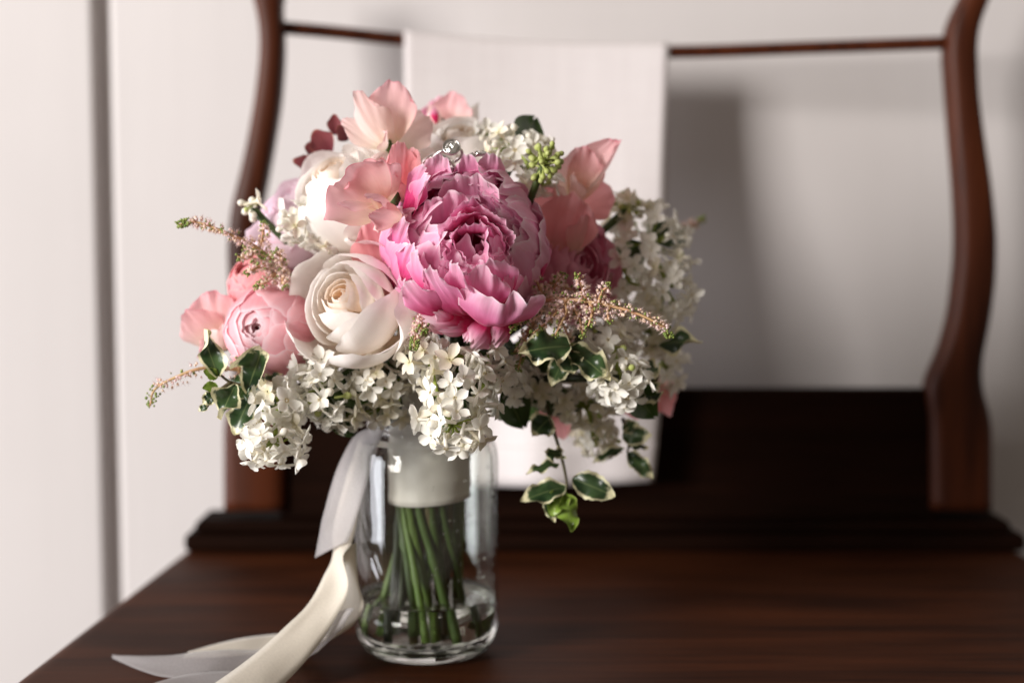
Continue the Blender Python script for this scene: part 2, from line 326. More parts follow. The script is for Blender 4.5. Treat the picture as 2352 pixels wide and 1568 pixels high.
# ------------------------------------------------------------------ the setting
WY = 0.354                                  # wall plane
wall = thing('wall', (0, WY, 0), '', ''); del wall['label']; del wall['category']; wall['kind'] = 'structure'
def wx(x, y=600): return P(x, y, WY).x
def board(x0, x1, dy=0.0):
    V, F = box_bev(x0, x1, WY+dy, WY+dy+.03, -.6, 1.4, .005, 3); wpart('board', wall, V, F, M['wall'], None, False)
g1a, g1b = wx(229), wx(260)
V, F = box_bev(-1.2, 0, 0, .03, -.6, 1.4, .004, 3)           # first board, its angle made up so it takes less window light
Rm = Matrix.Rotation(math.radians(2), 4, 'Z'); V = [Matrix.Translation((g1a, WY-.004, 0)) @ Rm @ v for v in V]
wpart('board', wall, V, F, M['wall'], None, False)
board(g1b, wx(3100)); board(wx(3112), 2.4)
V, F = box_bev(-.6, 2.5, WY+.012, WY+.06, -.6, 1.4, 0); wpart('backing', wall, V, F, M['wall'], None, False)
V, F = box_bev(-2.0, 2.6, -1.6, WY+.05, -.62, -.6, 0)
fl = link('floor', mesh('floor', V, F, None, False, [M['wood_panel_shaded']])); fl['kind'] = 'structure'

# ------------------------------------------------------------------ the chair
BY = 0.255                                 # front face of the chair's back
chair = thing('chair', (0.06, 0.1, 0), 'dark mahogany chair with curved back posts and a broad seat against the white wall', 'chair')
a, b = PZ(450, 1245), PZ(30, 1568); c = PZ(2335, 1262)
def seat_x(y, side):
    if side < 0: return a.x + (b.x-a.x)*(y-a.y)/(b.y-a.y)
    return c.x + .015*(c.y-y)/(a.y-b.y)
V, F = [], []
y_f, y_b = -.17, BY+.05
outline = []
N = 10
for k in range(N+1): outline.append((seat_x(y_b+(y_f-y_b)*k/N, -1), y_b+(y_f-y_b)*k/N))
for k in range(1, N): 
    f = k/N; xl, xr = seat_x(y_f, -1), seat_x(y_f, 1)
    outline.append((xl+(xr-xl)*f, y_f-.03*math.sin(math.pi*f)))
for k in range(N+1): outline.append((seat_x(y_f+(y_b-y_f)*k/N, 1), y_f+(y_b-y_f)*k/N))
cx, cy = .06, .07
prof = [(-.012, -.028), (0, -.026), (.004, -.021), (.005, -.014), (.0035, -.007), (-.0005, -.0015), (-.004, -.0003), (-.007, 0), (-.010, 0), (-.03, 0)]
m = len(outline)
for off, z in prof:
    for x, y in outline:
        d = Vector((x-cx, y-cy)); L = d.length; d.normalize(); V.append(Vector((x+d.x*off, y+d.y*off, z)))
for i in range(len(prof)-1):
    for k in range(m): F.append((i*m+k, i*m+(k+1) % m, (i+1)*m+(k+1) % m, (i+1)*m+k))
F.append(tuple((len(prof)-1)*m+k for k in range(m))); F.append(tuple(range(m-1, -1, -1)))
wpart('seat', chair, V, F, M['wood_seat'])
for lx, ly in ((-.20, -.13), (.33, -.13), (-.18, .25), (.31, .25)):
    V, F = tube([(lx, ly, -.028), (lx, ly, -.2), (lx, ly, -.6)], [.022, .019, .013], 10); wpart('leg', chair, V, F, M['wood_post'])
def post(inner, outer, side):
    """S-shaped sawn post: its two outlines (pixels at the chair back) lofted with a rounded section"""
    ys = [-60+i*22 for i in range(57)]
    def at(l, y):
        for (p, q), (r, s) in zip(l, l[1:]):
            if q <= y <= s: 
                f = (y-q)/(s-q); return p+(r-p)*f
        return l[0][0] if y < l[0][1] else l[-1][0]
    def sm3(l, y): return sum(at(l, y+d)*wt for d, wt in ((-36, 1), (-18, 2), (0, 3), (18, 2), (36, 1)))/9
    V, F = [], []; n = 16
    for y in ys:
        xa, xb = sm3(inner, y), sm3(outer, y)
        A, B = P(xa, y, BY), P(xb, y, BY); C = (A+B)/2; hw = abs(B.x-A.x)/2; hd = .0135
        for k in range(n):
            an = 2*math.pi*k/n; cs, sn = math.cos(an), math.sin(an); e = .55
            V.append(C + Vector((hw*math.copysign(abs(cs)**e, cs), .012+hd*math.copysign(abs(sn)**e, sn), 0)))
    for i in range(len(ys)-1):
        for k in range(n): F.append((i*n+k, i*n+(k+1) % n, (i+1)*n+(k+1) % n, (i+1)*n+k))
    F.append(tuple(range(n-1, -1, -1))); F.append(tuple((len(ys)-1)*n+k for k in range(n)))
    wpart('back_post', chair, V, F, M['wood_post'])
post([(664, -60), (640, 0), (648, 60), (649, 120), (641, 230), (625, 330), (607, 430), (592, 500), (585, 580), (600, 700), (625, 800), (664, 885), (656, 950), (655, 1200)],
     [(560, -60), (580, 0), (592, 60), (592, 130), (580, 230), (560, 340), (541, 420), (525, 480), (517, 560), (519, 640), (528, 740), (532, 830), (528, 900), (508, 960), (508, 1200)], -1)
post([(2240, -60), (2212, 0), (2186, 50), (2177, 110), (2184, 200), (2191, 300), (2201, 420), (2206, 520), (2205, 600), (2191, 720), (2170, 800), (2128, 888), (2140, 950), (2142, 1210)],
     [(2300, -60), (2278, 0), (2257, 50), (2250, 100), (2255, 220), (2270, 330), (2285, 430), (2296, 540), (2294, 640), (2281, 740), (2262, 830), (2262, 890), (2286, 965), (2286, 1215)], 1)
rp = spline([P(625, 62, BY+.012), P(780, 76, BY+.022), P(930, 92, BY+.03), P(1230, 116, BY+.036), P(1535, 120, BY+.032), P(1860, 110, BY+.024), P(2200, 98, BY+.012)], 40)
V, F = tube(rp, .0048, 10); wpart('back_rail', chair, V, F, M['wood_post'])
A, B = P(600, 893, BY+.012), P(2180, 893, BY+.012)
V, F = box_bev(P(640, 893, BY+.012).x, P(2160, 893, BY+.012).x, BY+.008, BY+.024, .02, A.z, .002); wpart('back_panel', chair, V, F, M['wood_panel_shaded'], None, False)
V, F = box_bev(PZ(450, 1240).x, PZ(2343, 1258).x, BY-.014, BY+.045, .0, .0125, .004, 3); wpart('base_moulding', chair, V, F, M['wood_panel_shaded'], None, False)
V, F = box_bev(PZ(470, 1240).x, PZ(2315, 1258).x, BY-.008, BY+.04, .0125, .021, .004, 3); wpart('base_moulding', chair, V, F, M['wood_panel_shaded'], None, False)

# ------------------------------------------------------------------ linen cloth over the rail
def cloth_path(f, u):                      # f: 0 back flap bottom .. .25 over the rail .. 1 front bottom
    x = 930 + (1535-930)*u
    k = u*40*.5 + 8
    i = min(range(len(rp)), key=lambda q: abs((rp[q].x) - P(x, 105, BY+.03).x)); r = rp[i]
    return r
cl = thing('linen_cloth', P(1230, 1110, BY-.02), 'white linen cloth draped over the thin back rail of the chair', 'cloth')
V, U, F = [], [], []; nu, nv = 40, 60
def rail_at(X):
    for p, q in zip(rp, rp[1:]):
        if p.x <= X <= q.x: return p + (q-p)*((X-p.x)/(q.x-p.x))
    return rp[0]
for j in range(nv+1):
    for i in range(nu+1):
        u = i/nu; s = j/nv
        xt = P(930+605*u, 105, BY+.03).x; r = rail_at(xt)
        zb = P(1200, 1118 - 16*u, BY-.012).z
        wav = .0040*math.sin(u*7+.6) + .0022*math.sin(u*17+2)
        if s < .12:                         # back flap
            f = 1-s/.12; p = Vector((xt, r.y+.0064+.004*f, r.z-.12*f))
        elif s < .2:
            an = (s-.12)/.08*math.pi; p = Vector((xt, r.y+.0062*math.cos(an), r.z+.0062*math.sin(an)))
        else:
            f = (s-.2)/.8; z = r.z+(zb-r.z)*f
            yy = r.y-.0062 + (BY-.021-(r.y-.0062))*sm(0, .75, f) + wav*sm(.05, .8, f) 
            lean = P(1535-38*u*f - 0*f, 700, BY).x - P(1535, 700, BY).x
            p = Vector((xt+lean+.0028*math.sin(f*7+u*3)*f, yy, z))
        V.append(p); U.append((u, s))
for j in range(nv):
    for i in range(nu):
        k = j*(nu+1)+i; F.append((k, k+1, k+nu+2, k+nu+1))
sheet_o = wpart('cloth_sheet', cl, V, F, M['linen'], U)
sm_ = sheet_o.modifiers.new('thickness', 'SOLIDIFY'); sm_.thickness = .0009; sm_.offset = 0
# stitched hem: a second layer across the lower edge
hv, hf, hu = grid(lambda u, v: None, 1, 1)
V, U, F = [], [], []; nv2 = 4
for j in range(nv2+1):
    for i in range(nu+1):
        u = i/nu; s = .925+.0735*j/nv2; f = (s-.2)/.8
        xt = P(930+605*u, 105, BY+.03).x; r = rail_at(xt); zb = P(1200, 1118-16*u, BY-.012).z
        wav = .0040*math.sin(u*7+.6) + .0022*math.sin(u*17+2)
        yy = r.y-.0062 + (BY-.021-(r.y-.0062))*sm(0, .75, f) + wav*sm(.05, .8, f) - .0013
        lean = P(1535-38*u*f, 700, BY).x - P(1535, 700, BY).x
        V.append(Vector((xt+lean+.0028*math.sin(f*7+u*3)*f, yy, r.z+(zb-r.z)*f))); U.append((u, s))
for j in range(nv2):
    for i in range(nu):
        k = j*(nu+1)+i; F.append((k, k+1, k+nu+2, k+nu+1))
h = wpart('hem', cl, V, F, M['linen'], U); hm = h.modifiers.new('thickness', 'SOLIDIFY'); hm.thickness = .0008; hm.offset = 0

# ------------------------------------------------------------------ the jar, its water, the binding
JX = P(979, 1300, 0).x; JR = .0392; JB = Vector((JX, 0, 0.0006))
RIMZ = .1325
jar = thing('glass_jar', JB, 'clear glass preserving jar holding the bouquet stems on the chair seat', 'jar')
outer = [(.0, .0012), (.018, .0012), (.026, .0), (.031, .0012), (.0352, .0045), (.0382, .010), (.0392, .017), (.0392, .05), (.0392, .104), (.0386, .110), (.0366, .1155), (.0335, .1185), (.0315, .1200), (.0310, .1225), (.0320, .1235), (.0320, .1250), (.0308, .1262), (.0306, .1280), (.0314, .1290), (.0314, .1302), (.0306, .1312), (.0304, RIMZ), (.0298, RIMZ+.0008)]
inner = [(.0284, RIMZ+.0004), (.0280, RIMZ-.001), (.0284, .1200), (.0306, .1165), (.0342, .1125), (.0360, .1075), (.0367, .102), (.0367, .02), (.0358, .0125), (.033, .0085), (.028, .0066), (.018, .0072), (.0, .0078)]
pr = [(max(r, .00005), z) for r, z in outer+inner]
V, F = lathe(pr, 72); zz = [sum(V[i].z for i in f)/len(f) for f in F]
wpart('glass_body', jar, [v+JB for v in V], F, None, None, True, [M['thin_glass'], M['glass']], [0 if .0135 < z < .1165 else 1 for z in zz])
WZ = .0315
wpts = [(.00005, .0074), (.018, .0069), (.028, .0062), (.0332, .0081), (.0361, .0122), (.0370, .02), (.0370, WZ), (.0362, WZ-.0009), (.034, WZ-.0012), (.00005, WZ-.0012)]
V, F = lathe(wpts, 72)
wo = thing('water', JB, 'shallow clear water standing in the bottom of the glass jar', 'water'); wo['kind'] = 'stuff'
wpart('water_body', wo, [v+JB for v in V], F, M['water'])
ICB = []
import bmesh as _bm0
_b = _bm0.new(); _bm0.ops.create_icosphere(_b, subdivisions=2, radius=1); ICB = ([v.co.copy() for v in _b.verts], [[v.index for v in f.verts] for f in _b.faces]); _b.free()
rs_ = random.Random(4); V, F = [], []
for i in range(110):
    an = rs_.uniform(-1.5, .5) if i < 60 else rs_.uniform(-math.pi, 0); z = rs_.uniform(.04, .10) if i < 60 else WZ-.0006+rs_.uniform(-.0006, .0003)
    r_ = .0366 if i < 60 else rs_.choice([.0360, .035, .033, .030]); q = rs_.uniform(.0003, .0009) if i < 60 else rs_.uniform(.0003, .0008)
    c_ = JB + Vector((r_*math.cos(an), r_*math.sin(an), z)); o = len(V)
    V += [c_ + v*q for v in ICB[0]]; F += [tuple(x+o for x in f) for f in ICB[1]]
dr_ = wpart('droplets', jar, V, F, M['water']); dr_['kind'] = 'stuff'
NECK = Vector((JX+.002, -.001, .118))
bind = thing('ribbon_binding', NECK-Vector((0, 0, .03)), 'white satin ribbon wound round the stems inside the jar neck', 'ribbon wrap')
BZ0, BZ1 = .0845, .165
def bfn(k, n=48):
    out = []
    for j in range(25):
        f = j/24; z = BZ0+(BZ1-BZ0)*f; r = .0204+.002*sm(.5, 1, f)
        for i in range(n):
            an = 2*math.pi*i/n; tw = .0011*((f*6+an/(2*math.pi)) % 1.0)**.6 + .0003*noise.noise(Vector((math.cos(an)*3, math.sin(an)*3, f*30)))
            out.append(Vector((NECK.x+(r+tw)*math.cos(an), NECK.y+(r+tw)*math.sin(an), z+.0016*math.sin(an+1)*(1-f))))
    return out
n = 48; V = bfn(0); F = []
for j in range(24):
    for i in range(n): F.append((j*n+i, j*n+(i+1) % n, (j+1)*n+(i+1) % n, (j+1)*n+i))
b_o = wpart('wrap', bind, V, F, M['wrap']); sd = b_o.modifiers.new('t', 'SOLIDIFY'); sd.thickness = .001; sd.offset = 1

# ------------------------------------------------------------------ ribbons
def ribbon(label, pts, mat, cat='ribbon', name='ribbon', n=46, nw=6, cut=(0, 0), crease=.0):
    """pts: list of (centre, half-width vector)"""
    C = spline([p for p, q in pts], n); W = spline([q for p, q in pts], n)
    root = thing(name, C[-1], label, cat, 'ribbon tails trailing from the jar')
    V, U, F = [], [], []
    for j in range(n+1):
        T = (C[min(j+1, n)]-C[max(j-1, 0)]).normalized(); N = T.cross(W[j]).normalized()
        for i in range(nw+1):
            u = -1+2*i/nw; ext = 0
            if j == n: ext = cut[1]*u
            V.append(C[j]+W[j]*u + T*ext + N*crease*(math.sin(u*2.4+j*.23) + .7*noise.noise(Vector((u*1.6, j*.16, len(label)*1.7))) + .35*noise.noise(Vector((u*4, j*.3, len(label)*2.7))))); U.append((i/nw, j/n))
    for j in range(n):
        for i in range(nw):
            k = j*(nw+1)+i; F.append((k, k+1, k+nw+2, k+nw+1))
    o = wpart('ribbon_tail', root, V, F, mat, U); s_ = o.modifiers.new('t', 'SOLIDIFY'); s_.thickness = .00025; s_.offset = 0
    return root
X = lambda a, b=0, c=0: Vector((a, b, c))
ribbon('sheer grey organza ribbon hanging down beside the jar with a slanted cut end',
       [(P(905, 965, -.012), X(.004, -.008, .002)), (P(850, 990, -.018), X(.008, -.008, .002)), (P(818, 1060, -.020), X(.0098, -.006, .003)), (P(792, 1150, -.022), X(.0100, -.005, .003)), (P(774, 1215, -.024), X(.0096, -.004, .002)), (P(760, 1262, -.026), X(.0092, -.003, .005))],
       M['organza'], n=30, crease=.0008)
ribbon('ivory satin ribbon twisting down from the jar and across the seat to its front edge',
       [(P(835, 1010, -.004), X(.004, -.006, 0)), (P(808, 1120, -.010), X(.006, -.006, .0)), (P(786, 1225, -.020), X(.0055, -.006, -.001)), (P(778, 1275, -.030), X(.003, -.008, .001)), (P(772, 1340, -.038), X(.0075, -.005, -.001)), (P(738, 1405, -.046), X(.0074, -.003, -.0034)), (P(680, 1474, -.058), X(.0074, -.004, -.0060)), (P(616, 1536, -.072), X(.0080, -.006, -.0056)), (PZ(530, 1606, .0050), X(.0115, -.009, -.003)), (PZ(400, 1690, .0012), X(.0135, -.010, 0))],
       M['satin'], crease=.0011)
ribbon('white satin ribbon loop lying behind the ivory tail next to the jar foot',
       [(P(803, 1250, -.022), X(.003, .004, 0)), (P(806, 1330, -.028), X(.004, -.004, 0)), (P(800, 1400, -.036), X(.008, -.004, .002)), (P(760, 1470, -.040), X(.006, .006, .004)), (PZ(660, 1476, .004), X(.003, .010, .003)), (PZ(540, 1486, .003), X(.003, .010, .002)), (PZ(430, 1500, .0016), X(.0015, .004, .0005))],
       M['satin'], crease=.0005)
ribbon('grey organza ribbon tail curling over the dark seat to a pointed end',
       [(P(790, 1400, -.044), X(.006, -.004, .002)), (P(730, 1490, -.052), X(.005, .006, .003)), (PZ(610, 1520, .004), X(.004, .012, .004)), (PZ(480, 1525, .005), X(.002, .013, .004)), (PZ(370, 1528, .003), X(.0, .010, .002)), (PZ(258, 1506, .0012), X(.0, .001, .0))],
       M['organza'], crease=.0006)
ribbon('grey organza ribbon end lying flat at the seat front below the curled tail',
       [(PZ(620, 1560, .0014), X(.002, .010, .001)), (PZ(480, 1560, .002), X(.002, .010, .001)), (PZ(360, 1575, .0014), X(.004, .010, .0006)), (PZ(240, 1610, .0012), X(.004, .009, 0))],
       M['organza'], n=24, crease=.0003)

# ------------------------------------------------------------------ petals and stems
def pprof(v, vm=.62, base=.22, tip=.55):
    if v < vm: return base+(1-base)*math.sin(math.pi/2*v/vm)**.9
    f = (v-vm)/(1-vm); return 1-(1-tip)*(1-math.cos(f*math.pi/2))
stem_count = 0
def add_stem(root_pt_head, rad=.0022, mat=None, spread=None):
    """centre line from the flower head through the binding down to the jar floor"""
    global stem_count
    k = stem_count; stem_count += 1
    an = k*2.39996; long_ = k % 2 == 0
    rr = .0175*math.sqrt(((k*7) % 23+.5)/23) if not long_ else .0165
    nk = NECK + Vector((rr*math.cos(an), rr*math.sin(an), .02))
    H = Vector(root_pt_head); mid = H.lerp(nk, .55); mid.z = max(mid.z, .16 + .3*(H.z-.16)) if H.z > .16 else max(mid.z, .150)
    if not long_: return [H, mid, nk, nk-Vector((0, 0, .01)), nk-Vector((0, 0, .022))]
    nk2 = NECK + Vector((rr*math.cos(an), rr*math.sin(an), -.03)); fa = an + 1.1; fr = .010+.021*((k*5) % 9)/8
    ft = Vector((JX + fr*math.cos(fa), fr*math.sin(fa), .0105+.005*((k*5) % 7)/7))
    return [H, mid, nk, nk2, nk2.lerp(ft, .5), ft]
def flower(name, label, cat, head, srad=.0022, smat=None, group=None, spread=None):
    pts = add_stem(head, srad, smat, spread)
    root = thing(name, pts[-1], label, cat, group)
    lr = srad if len(pts) < 6 else max(srad, .0022)
    node = stem_count % 5
    V, F = tube(spline(pts, 36), [(srad*.8+(lr-srad*.8)*i/36)*(1.28 if (i+node*2) % 9 == 0 else 1.0)*(1+.06*math.sin(i*1.7+node)) for i in range(37)], 8); wpart('stem', root, V, F, smat or M['stem'])
    return root
def frame(axis, up=(0, 0, 1)):
    z = Vector(axis).normalized(); u = Vector(up); x = u.cross(z)
    if x.length < 1e-4: x = Vector((1, 0, 0))
    x.normalize(); y = z.cross(x); return Matrix((x, y, z)).transposed()
def shell_petal(R, zc, az, width, p0, pt, flare=0., ruff=0., rf=3., jag=0., rnd_=.3, stretch=1.0, seed=0, vm=.6, tip=.6, fold=0., base=.25, flat=0., notch=0., crump=0.):
    """petal lying on a shell of radius R round the flower's axis; polar angles p0 (base) to pt (rim), degrees"""
    rs = random.Random(seed); ph = [rs.uniform(0, 6.28) for _ in range(6)]; q = rs.uniform(.8, 1.2)
    off = Vector((rs.uniform(0, 50), rs.uniform(0, 50), rs.uniform(0, 50)))
    def fn(u, v):
        jg = jag*(noise.noise(off+Vector((u*2.2, 0, 0))) + .25*noise.noise(off+Vector((u*6, 3, 0))))
        ve = v*(1 - rnd_*u*u*v*v + jg*v*v*v - notch*math.exp(-(u/.16)**2)*v**6)
        p = math.radians(p0+(pt-p0)*ve)
        wdt = width*pprof(v, vm, base, tip)
        a_ = az + u*wdt/max(math.sin(p), .38)
        r = R*(1-flat*u*u*v)
        r += flare*sm(.55, 1, v)**1.3*(.75+.25*math.sin(ph[0]+u*2)) 
        r += ruff*v*v*(math.sin(rf*q*u*2+ph[1]) + .6*math.sin(rf*1.9*u*2+ph[2]) + .35*math.sin(rf*3.7*u*2+ph[3]))/1.6
        r += fold*v*(abs(u)-.4)
        r += noise.noise(off+Vector((u*1.3, v*1.7, 5)))*R*.07*v
        if crump:
            r += R*crump*v*(noise.noise(off+Vector((u*2.6, v*2.2, 9))) + .8*(abs(noise.noise(off+Vector((u*3.2, v*1.2, 15))))-.2) + .18*noise.noise(off+Vector((u*6, v*5, 2))))
            a_ += crump*.9*v*noise.noise(off+Vector((v*2.2, u*1.2, 31)))
        return Vector((r*math.sin(p)*math.cos(a_), r*math.sin(p)*math.sin(a_), zc + R*math.cos(p)*stretch - flare*.25*sm(.8, 1, v)))
    return fn
def free_petal(base, tip, width, normal, cup=.25, bend=.0, ruff=.0, rf=2.5, notch=0., roll=0., seed=0, vm=.6, tw=.62, bw=.2, round_=.28, twist=0., jag=.0, tiproll=0., frill=0., crump=0.):
    """petal from base to tip, both (x, y, Y); width in pixels; normal = the side it cups towards"""
    B, T = P(*base), P(*tip); L = (T-B).length; W = width*S((base[2]+tip[2])/2)
    ez = (T-B).normalized(); ny = Vector(normal); ny = (ny-ez*ny.dot(ez)).normalized(); ex = ny.cross(ez)
    rs = random.Random(seed*31+5); ph = [rs.uniform(0, 6.28) for _ in range(5)]; off = Vector((seed*3.7, 1.3, 9.1))
    def fn(u, v):
        pr_ = pprof(v, vm, bw, tw); ve = v*(1 - round_*u*u*v*v - notch*math.exp(-(u/.22)**2)*v**5 + jag*v**3*noise.noise(off+Vector((u*4, 0, 0))))
        x = u*W/2*pr_; z = L*ve
        y = cup*W*(u*u)*pr_*.8 + bend*L*(4*ve*(ve-1))*-1
        y += ruff*W*v*v*(math.sin(rf*u*2+ph[0]) + .6*math.sin(rf*2.1*u*2+ph[1]) + .3*math.sin(rf*4*u*2+ph[2]))*.6
        y += ruff*W*.8*abs(u)**3*math.sin(v*7+ph[3]+(1 if u > 0 else 0)*2)
        y += roll*W*max(0, abs(u)-.6)**2*4
        y += .04*W*noise.noise(off+Vector((u*1.5, v*2, 0)))
        m_ = max(abs(u)*v**.4, v); pa = math.atan2(u, .35+v)*3.4          # frilled margin: position along the rim
        y += frill*W*m_**3*(noise.noise(off+Vector((pa*1.4, m_*.8, 4))) + .5*noise.noise(off+Vector((pa*3.6, m_, 8))))
        y += crump*W*(abs(noise.noise(off+Vector((u*3, v*1.6, 21))))-.25 + .5*noise.noise(off+Vector((u*6, v*4, 2))))
        g_ = 1+frill*.55*m_**4*noise.noise(off+Vector((pa*1.5, 3, 14))); x *= g_; z *= 1+(g_-1)*.8
        if tiproll:
            k = sm(.72, 1, v); y += tiproll*W*k*k; z -= abs(tiproll)*W*.5*k*k
        an = twist*v; x, y = x*math.cos(an)-y*math.sin(an), x*math.sin(an)+y*math.cos(an)
        return B + ex*x + ny*y + ez*z
    return fn
def put_petals(root, specs, mat, nu=10, nv=10, name='petal'):
    for fn in specs:
        V, F, U = grid(fn, nu, nv); wpart(name, root, V, F, mat, U)

CAMN = Vector((0, -1, 0.05))
# --- peony -----------------------------------------------------------------
def peony():
    C = P(1066, 560, -.050); R = frame(Vector((.04, -.86, .46)))
    root = flower('peony', 'large ruffled pink peony at the heart of the bouquet', 'peony', C + R @ Vector((0, 0, -.034)), .0030, None, None, .012)
    rs = random.Random(11); k = 0
    rings = [  # radius, count, rim angle, half-width
        (.0420, 8, 60, .024), (.0408, 8, 50, .023), (.0392, 9, 46, .021), (.0372, 9, 44, .0195), (.0346, 9, 42, .018),
        (.0318, 9, 41, .0165), (.0286, 8, 40, .0150), (.0250, 8, 39, .0130), (.0210, 7, 38, .0115), (.0165, 6, 40, .0095), (.0115, 4, 42, .0075)]
    for ri, (r, n, pt, wd) in enumerate(rings):
        for i in range(n):
            az = 2*math.pi*(i+.5*(ri % 2)+rs.uniform(-.3, .3))/n
            pt_ = pt + rs.uniform(-15, 14); rr = .965*r*(1+rs.uniform(-.04, .03))
            zc = -.003 + .42*(.042-rr) + rs.uniform(-.0025, .0015)
            w = wd/rr*rs.uniform(.75, 1.25)*.74
            fn = shell_petal(rr, zc, az, w, 150, pt_, flare=rs.uniform(-.0045, .003), ruff=rs.uniform(.0010, .0024), rf=rs.uniform(1.4, 3.2), jag=.13, rnd_=rs.uniform(.02, .16), seed=ri*50+i, vm=.80, tip=rs.uniform(.85, .98), notch=rs.choice([0, .06, .14, .2]), crump=rs.uniform(.03, .075), fold=rs.choice([-.004, 0, .003]))
            V, F, U = grid(lambda u, v: C + R @ fn(u, v), 20, 16); wpart('petal', root, V, F, M['peony'], U)
    def fp(b, t, w, n=(0, -1, .1), mat='peony', **kw):
        nonlocal k; k += 1; kw.setdefault('frill', .16); kw.setdefault('crump', .06)
        put_petals(root, [free_petal(b, t, w, n, seed=200+k, **kw)], M[mat], 18, 18)
    # the big boat-shaped petal under the opening and the loose crumpled ones round it
    fp((1135, 752, -.082), (1160, 684, -.104), 200, (.05, .35, 1), cup=.26, bend=-.16, ruff=.02, tw=.9, vm=.75, bw=.5, crump=.025, round_=.1)
    fp((1100, 730, -.078), (1112, 612, -.102), 130, (.1, .2, 1), cup=.12, bend=-.10, ruff=.03, tw=.8, vm=.7)
    fp((1150, 700, -.070), (1180, 625, -.094), 90, (-.2, -.4, 1), cup=.3, bend=-.1, ruff=.04, tw=.7)
    fp((1065, 725, -.080), (985, 612, -.106), 100, (-.45, -1, .25), cup=-.05, bend=.10, ruff=.03, tw=.7, twist=-.3, crump=.03)
    fp((1095, 718, -.080), (1045, 600, -.106), 96, (-.45, -1, .3), cup=-.05, bend=.10, ruff=.03, tw=.72, twist=-.35, crump=.03)
    fp((1015, 722, -.082), (930, 645, -.100), 88, (-.5, -1, .2), cup=-.08, bend=.12, ruff=.03, tw=.7, twist=-.2, crump=.03)
    fp((1000, 690, -.078), (955, 575, -.102), 74, (-.6, -.8, .2), cup=.12, bend=.08, ruff=.04, tw=.75, crump=.03)
    fp((1150, 700, -.078), (1128, 596, -.106), 110, (-.1, -.7, .7), cup=.08, bend=.06, ruff=.04, tw=.85, vm=.75, crump=.03)
    fp((925, 640, -.070), (948, 560, -.094), 66, (-.5, -1, 0), cup=-.15, bend=.08, ruff=.06, tw=.7, twist=.3)
    fp((910, 590, -.066), (932, 500, -.086), 60, (-.6, -1, 0), cup=-.2, bend=.08, ruff=.07, tw=.7)
    fp((930, 490, -.064), (975, 378, -.078), 80, (-.7, -.8, .1), cup=-.2, bend=.06, ruff=.09, tw=.7)
    fp((950, 500, -.066), (985, 400, -.084), 60, (-.9, -.5, .1), cup=.2, bend=.06, ruff=.08, tw=.7)
    fp((1050, 640, -.050), (1018, 440, -.080), 120, (.1, -1, .1), cup=.20, bend=-.04, ruff=.03, tw=.95, vm=.8, crump=.03, frill=.16, round_=.14, notch=.06)
    fp((1085, 600, -.045), (1072, 398, -.072), 140, (0, -1, .1), cup=.18, bend=-.05, ruff=.03, tw=.98, vm=.8, crump=.03, frill=.16, round_=.12, notch=.05)
    for q in range(17):                      # packed ruffles that fill the heart
        an = q*2.39996; rad = 18+92*math.sqrt((q+.5)/17); tx, ty = 1092+rad*math.cos(an)*.92, 560+rad*math.sin(an)*.95
        bx, by = 1090+(tx-1090)*.62, 585+(ty-585)*.62; dpt = -.084-.010*(1-rad/110)-.006*rs.random()
        fp((bx, by, -.056), (tx, ty, dpt), rs.uniform(74, 124), (-(math.cos(an)), -.55, math.sin(an)), cup=rs.uniform(.05, .25), bend=rs.uniform(-.05, .06), ruff=.035, tw=.9, vm=.8, crump=.03, frill=.11, notch=rs.choice([0, .05, .1]))
    fp((1000, 480, -.045), (1010, 352, -.062), 90, (0, -1, .1), cup=.2, ruff=.05, tw=.8)
    fp((1080, 470, -.045), (1075, 356, -.062), 90, (0, -1, .1), cup=.2, ruff=.05, tw=.8)
    fp((1120, 470, -.045), (1128, 350, -.060), 80, (.2, -1, .1), cup=-.2, ruff=.06, tw=.75)
    fp((1240, 640, -.052), (1243, 540, -.060), 60, (.5, -1, .1), cup=-.2, bend=.08, ruff=.08, tw=.75)
    fp((975, 690, -.066), (915, 640, -.076), 34, (-.5, -1, -.4), cup=-.3, bend=.2, ruff=.06)
    fp((965, 680, -.066), (908, 660, -.074), 24, (-.5, -1, -.4), cup=-.3, bend=.2, ruff=.06)
    for b, t_, w, nn in [((1080, 745, -.070), (972, 728, -.084), 78, (0, -1, -.3)), ((1100, 740, -.066), (1010, 758, -.080), 60, (.1, -1, -.5)), ((1050, 740, -.074), (990, 706, -.088), 46, (0, -1, .2)),
                         ((1130, 735, -.066), (1085, 800, -.078), 80, (0, -1, -.4)), ((1165, 725, -.062), (1135, 795, -.072), 70, (.3, -1, -.4)), ((1090, 745, -.07), (1068, 785, -.076), 40, (-.2, -1, -.2)), ((945, 690, -.064), (938, 645, -.080), 80, (-.5, -1, -.2)), ((1000, 715, -.064), (945, 690, -.080), 70, (-.4, -1, -.4))]:
        fp(b, t_, w, nn, 'peony_deep', cup=-.42, bend=.16, ruff=.03, tw=.6, jag=.06)
    fp((915, 690, -.045), (893, 560, -.060), 70, (-.8, -.6, 0), 'peony_deep', cup=-.3, bend=.1, ruff=.04)
    fp((905, 600, -.045), (905, 470, -.058), 60, (-.8, -.6, .1), 'peony_deep', cup=-.3, bend=.1, ruff=.05)
    return root
peony()

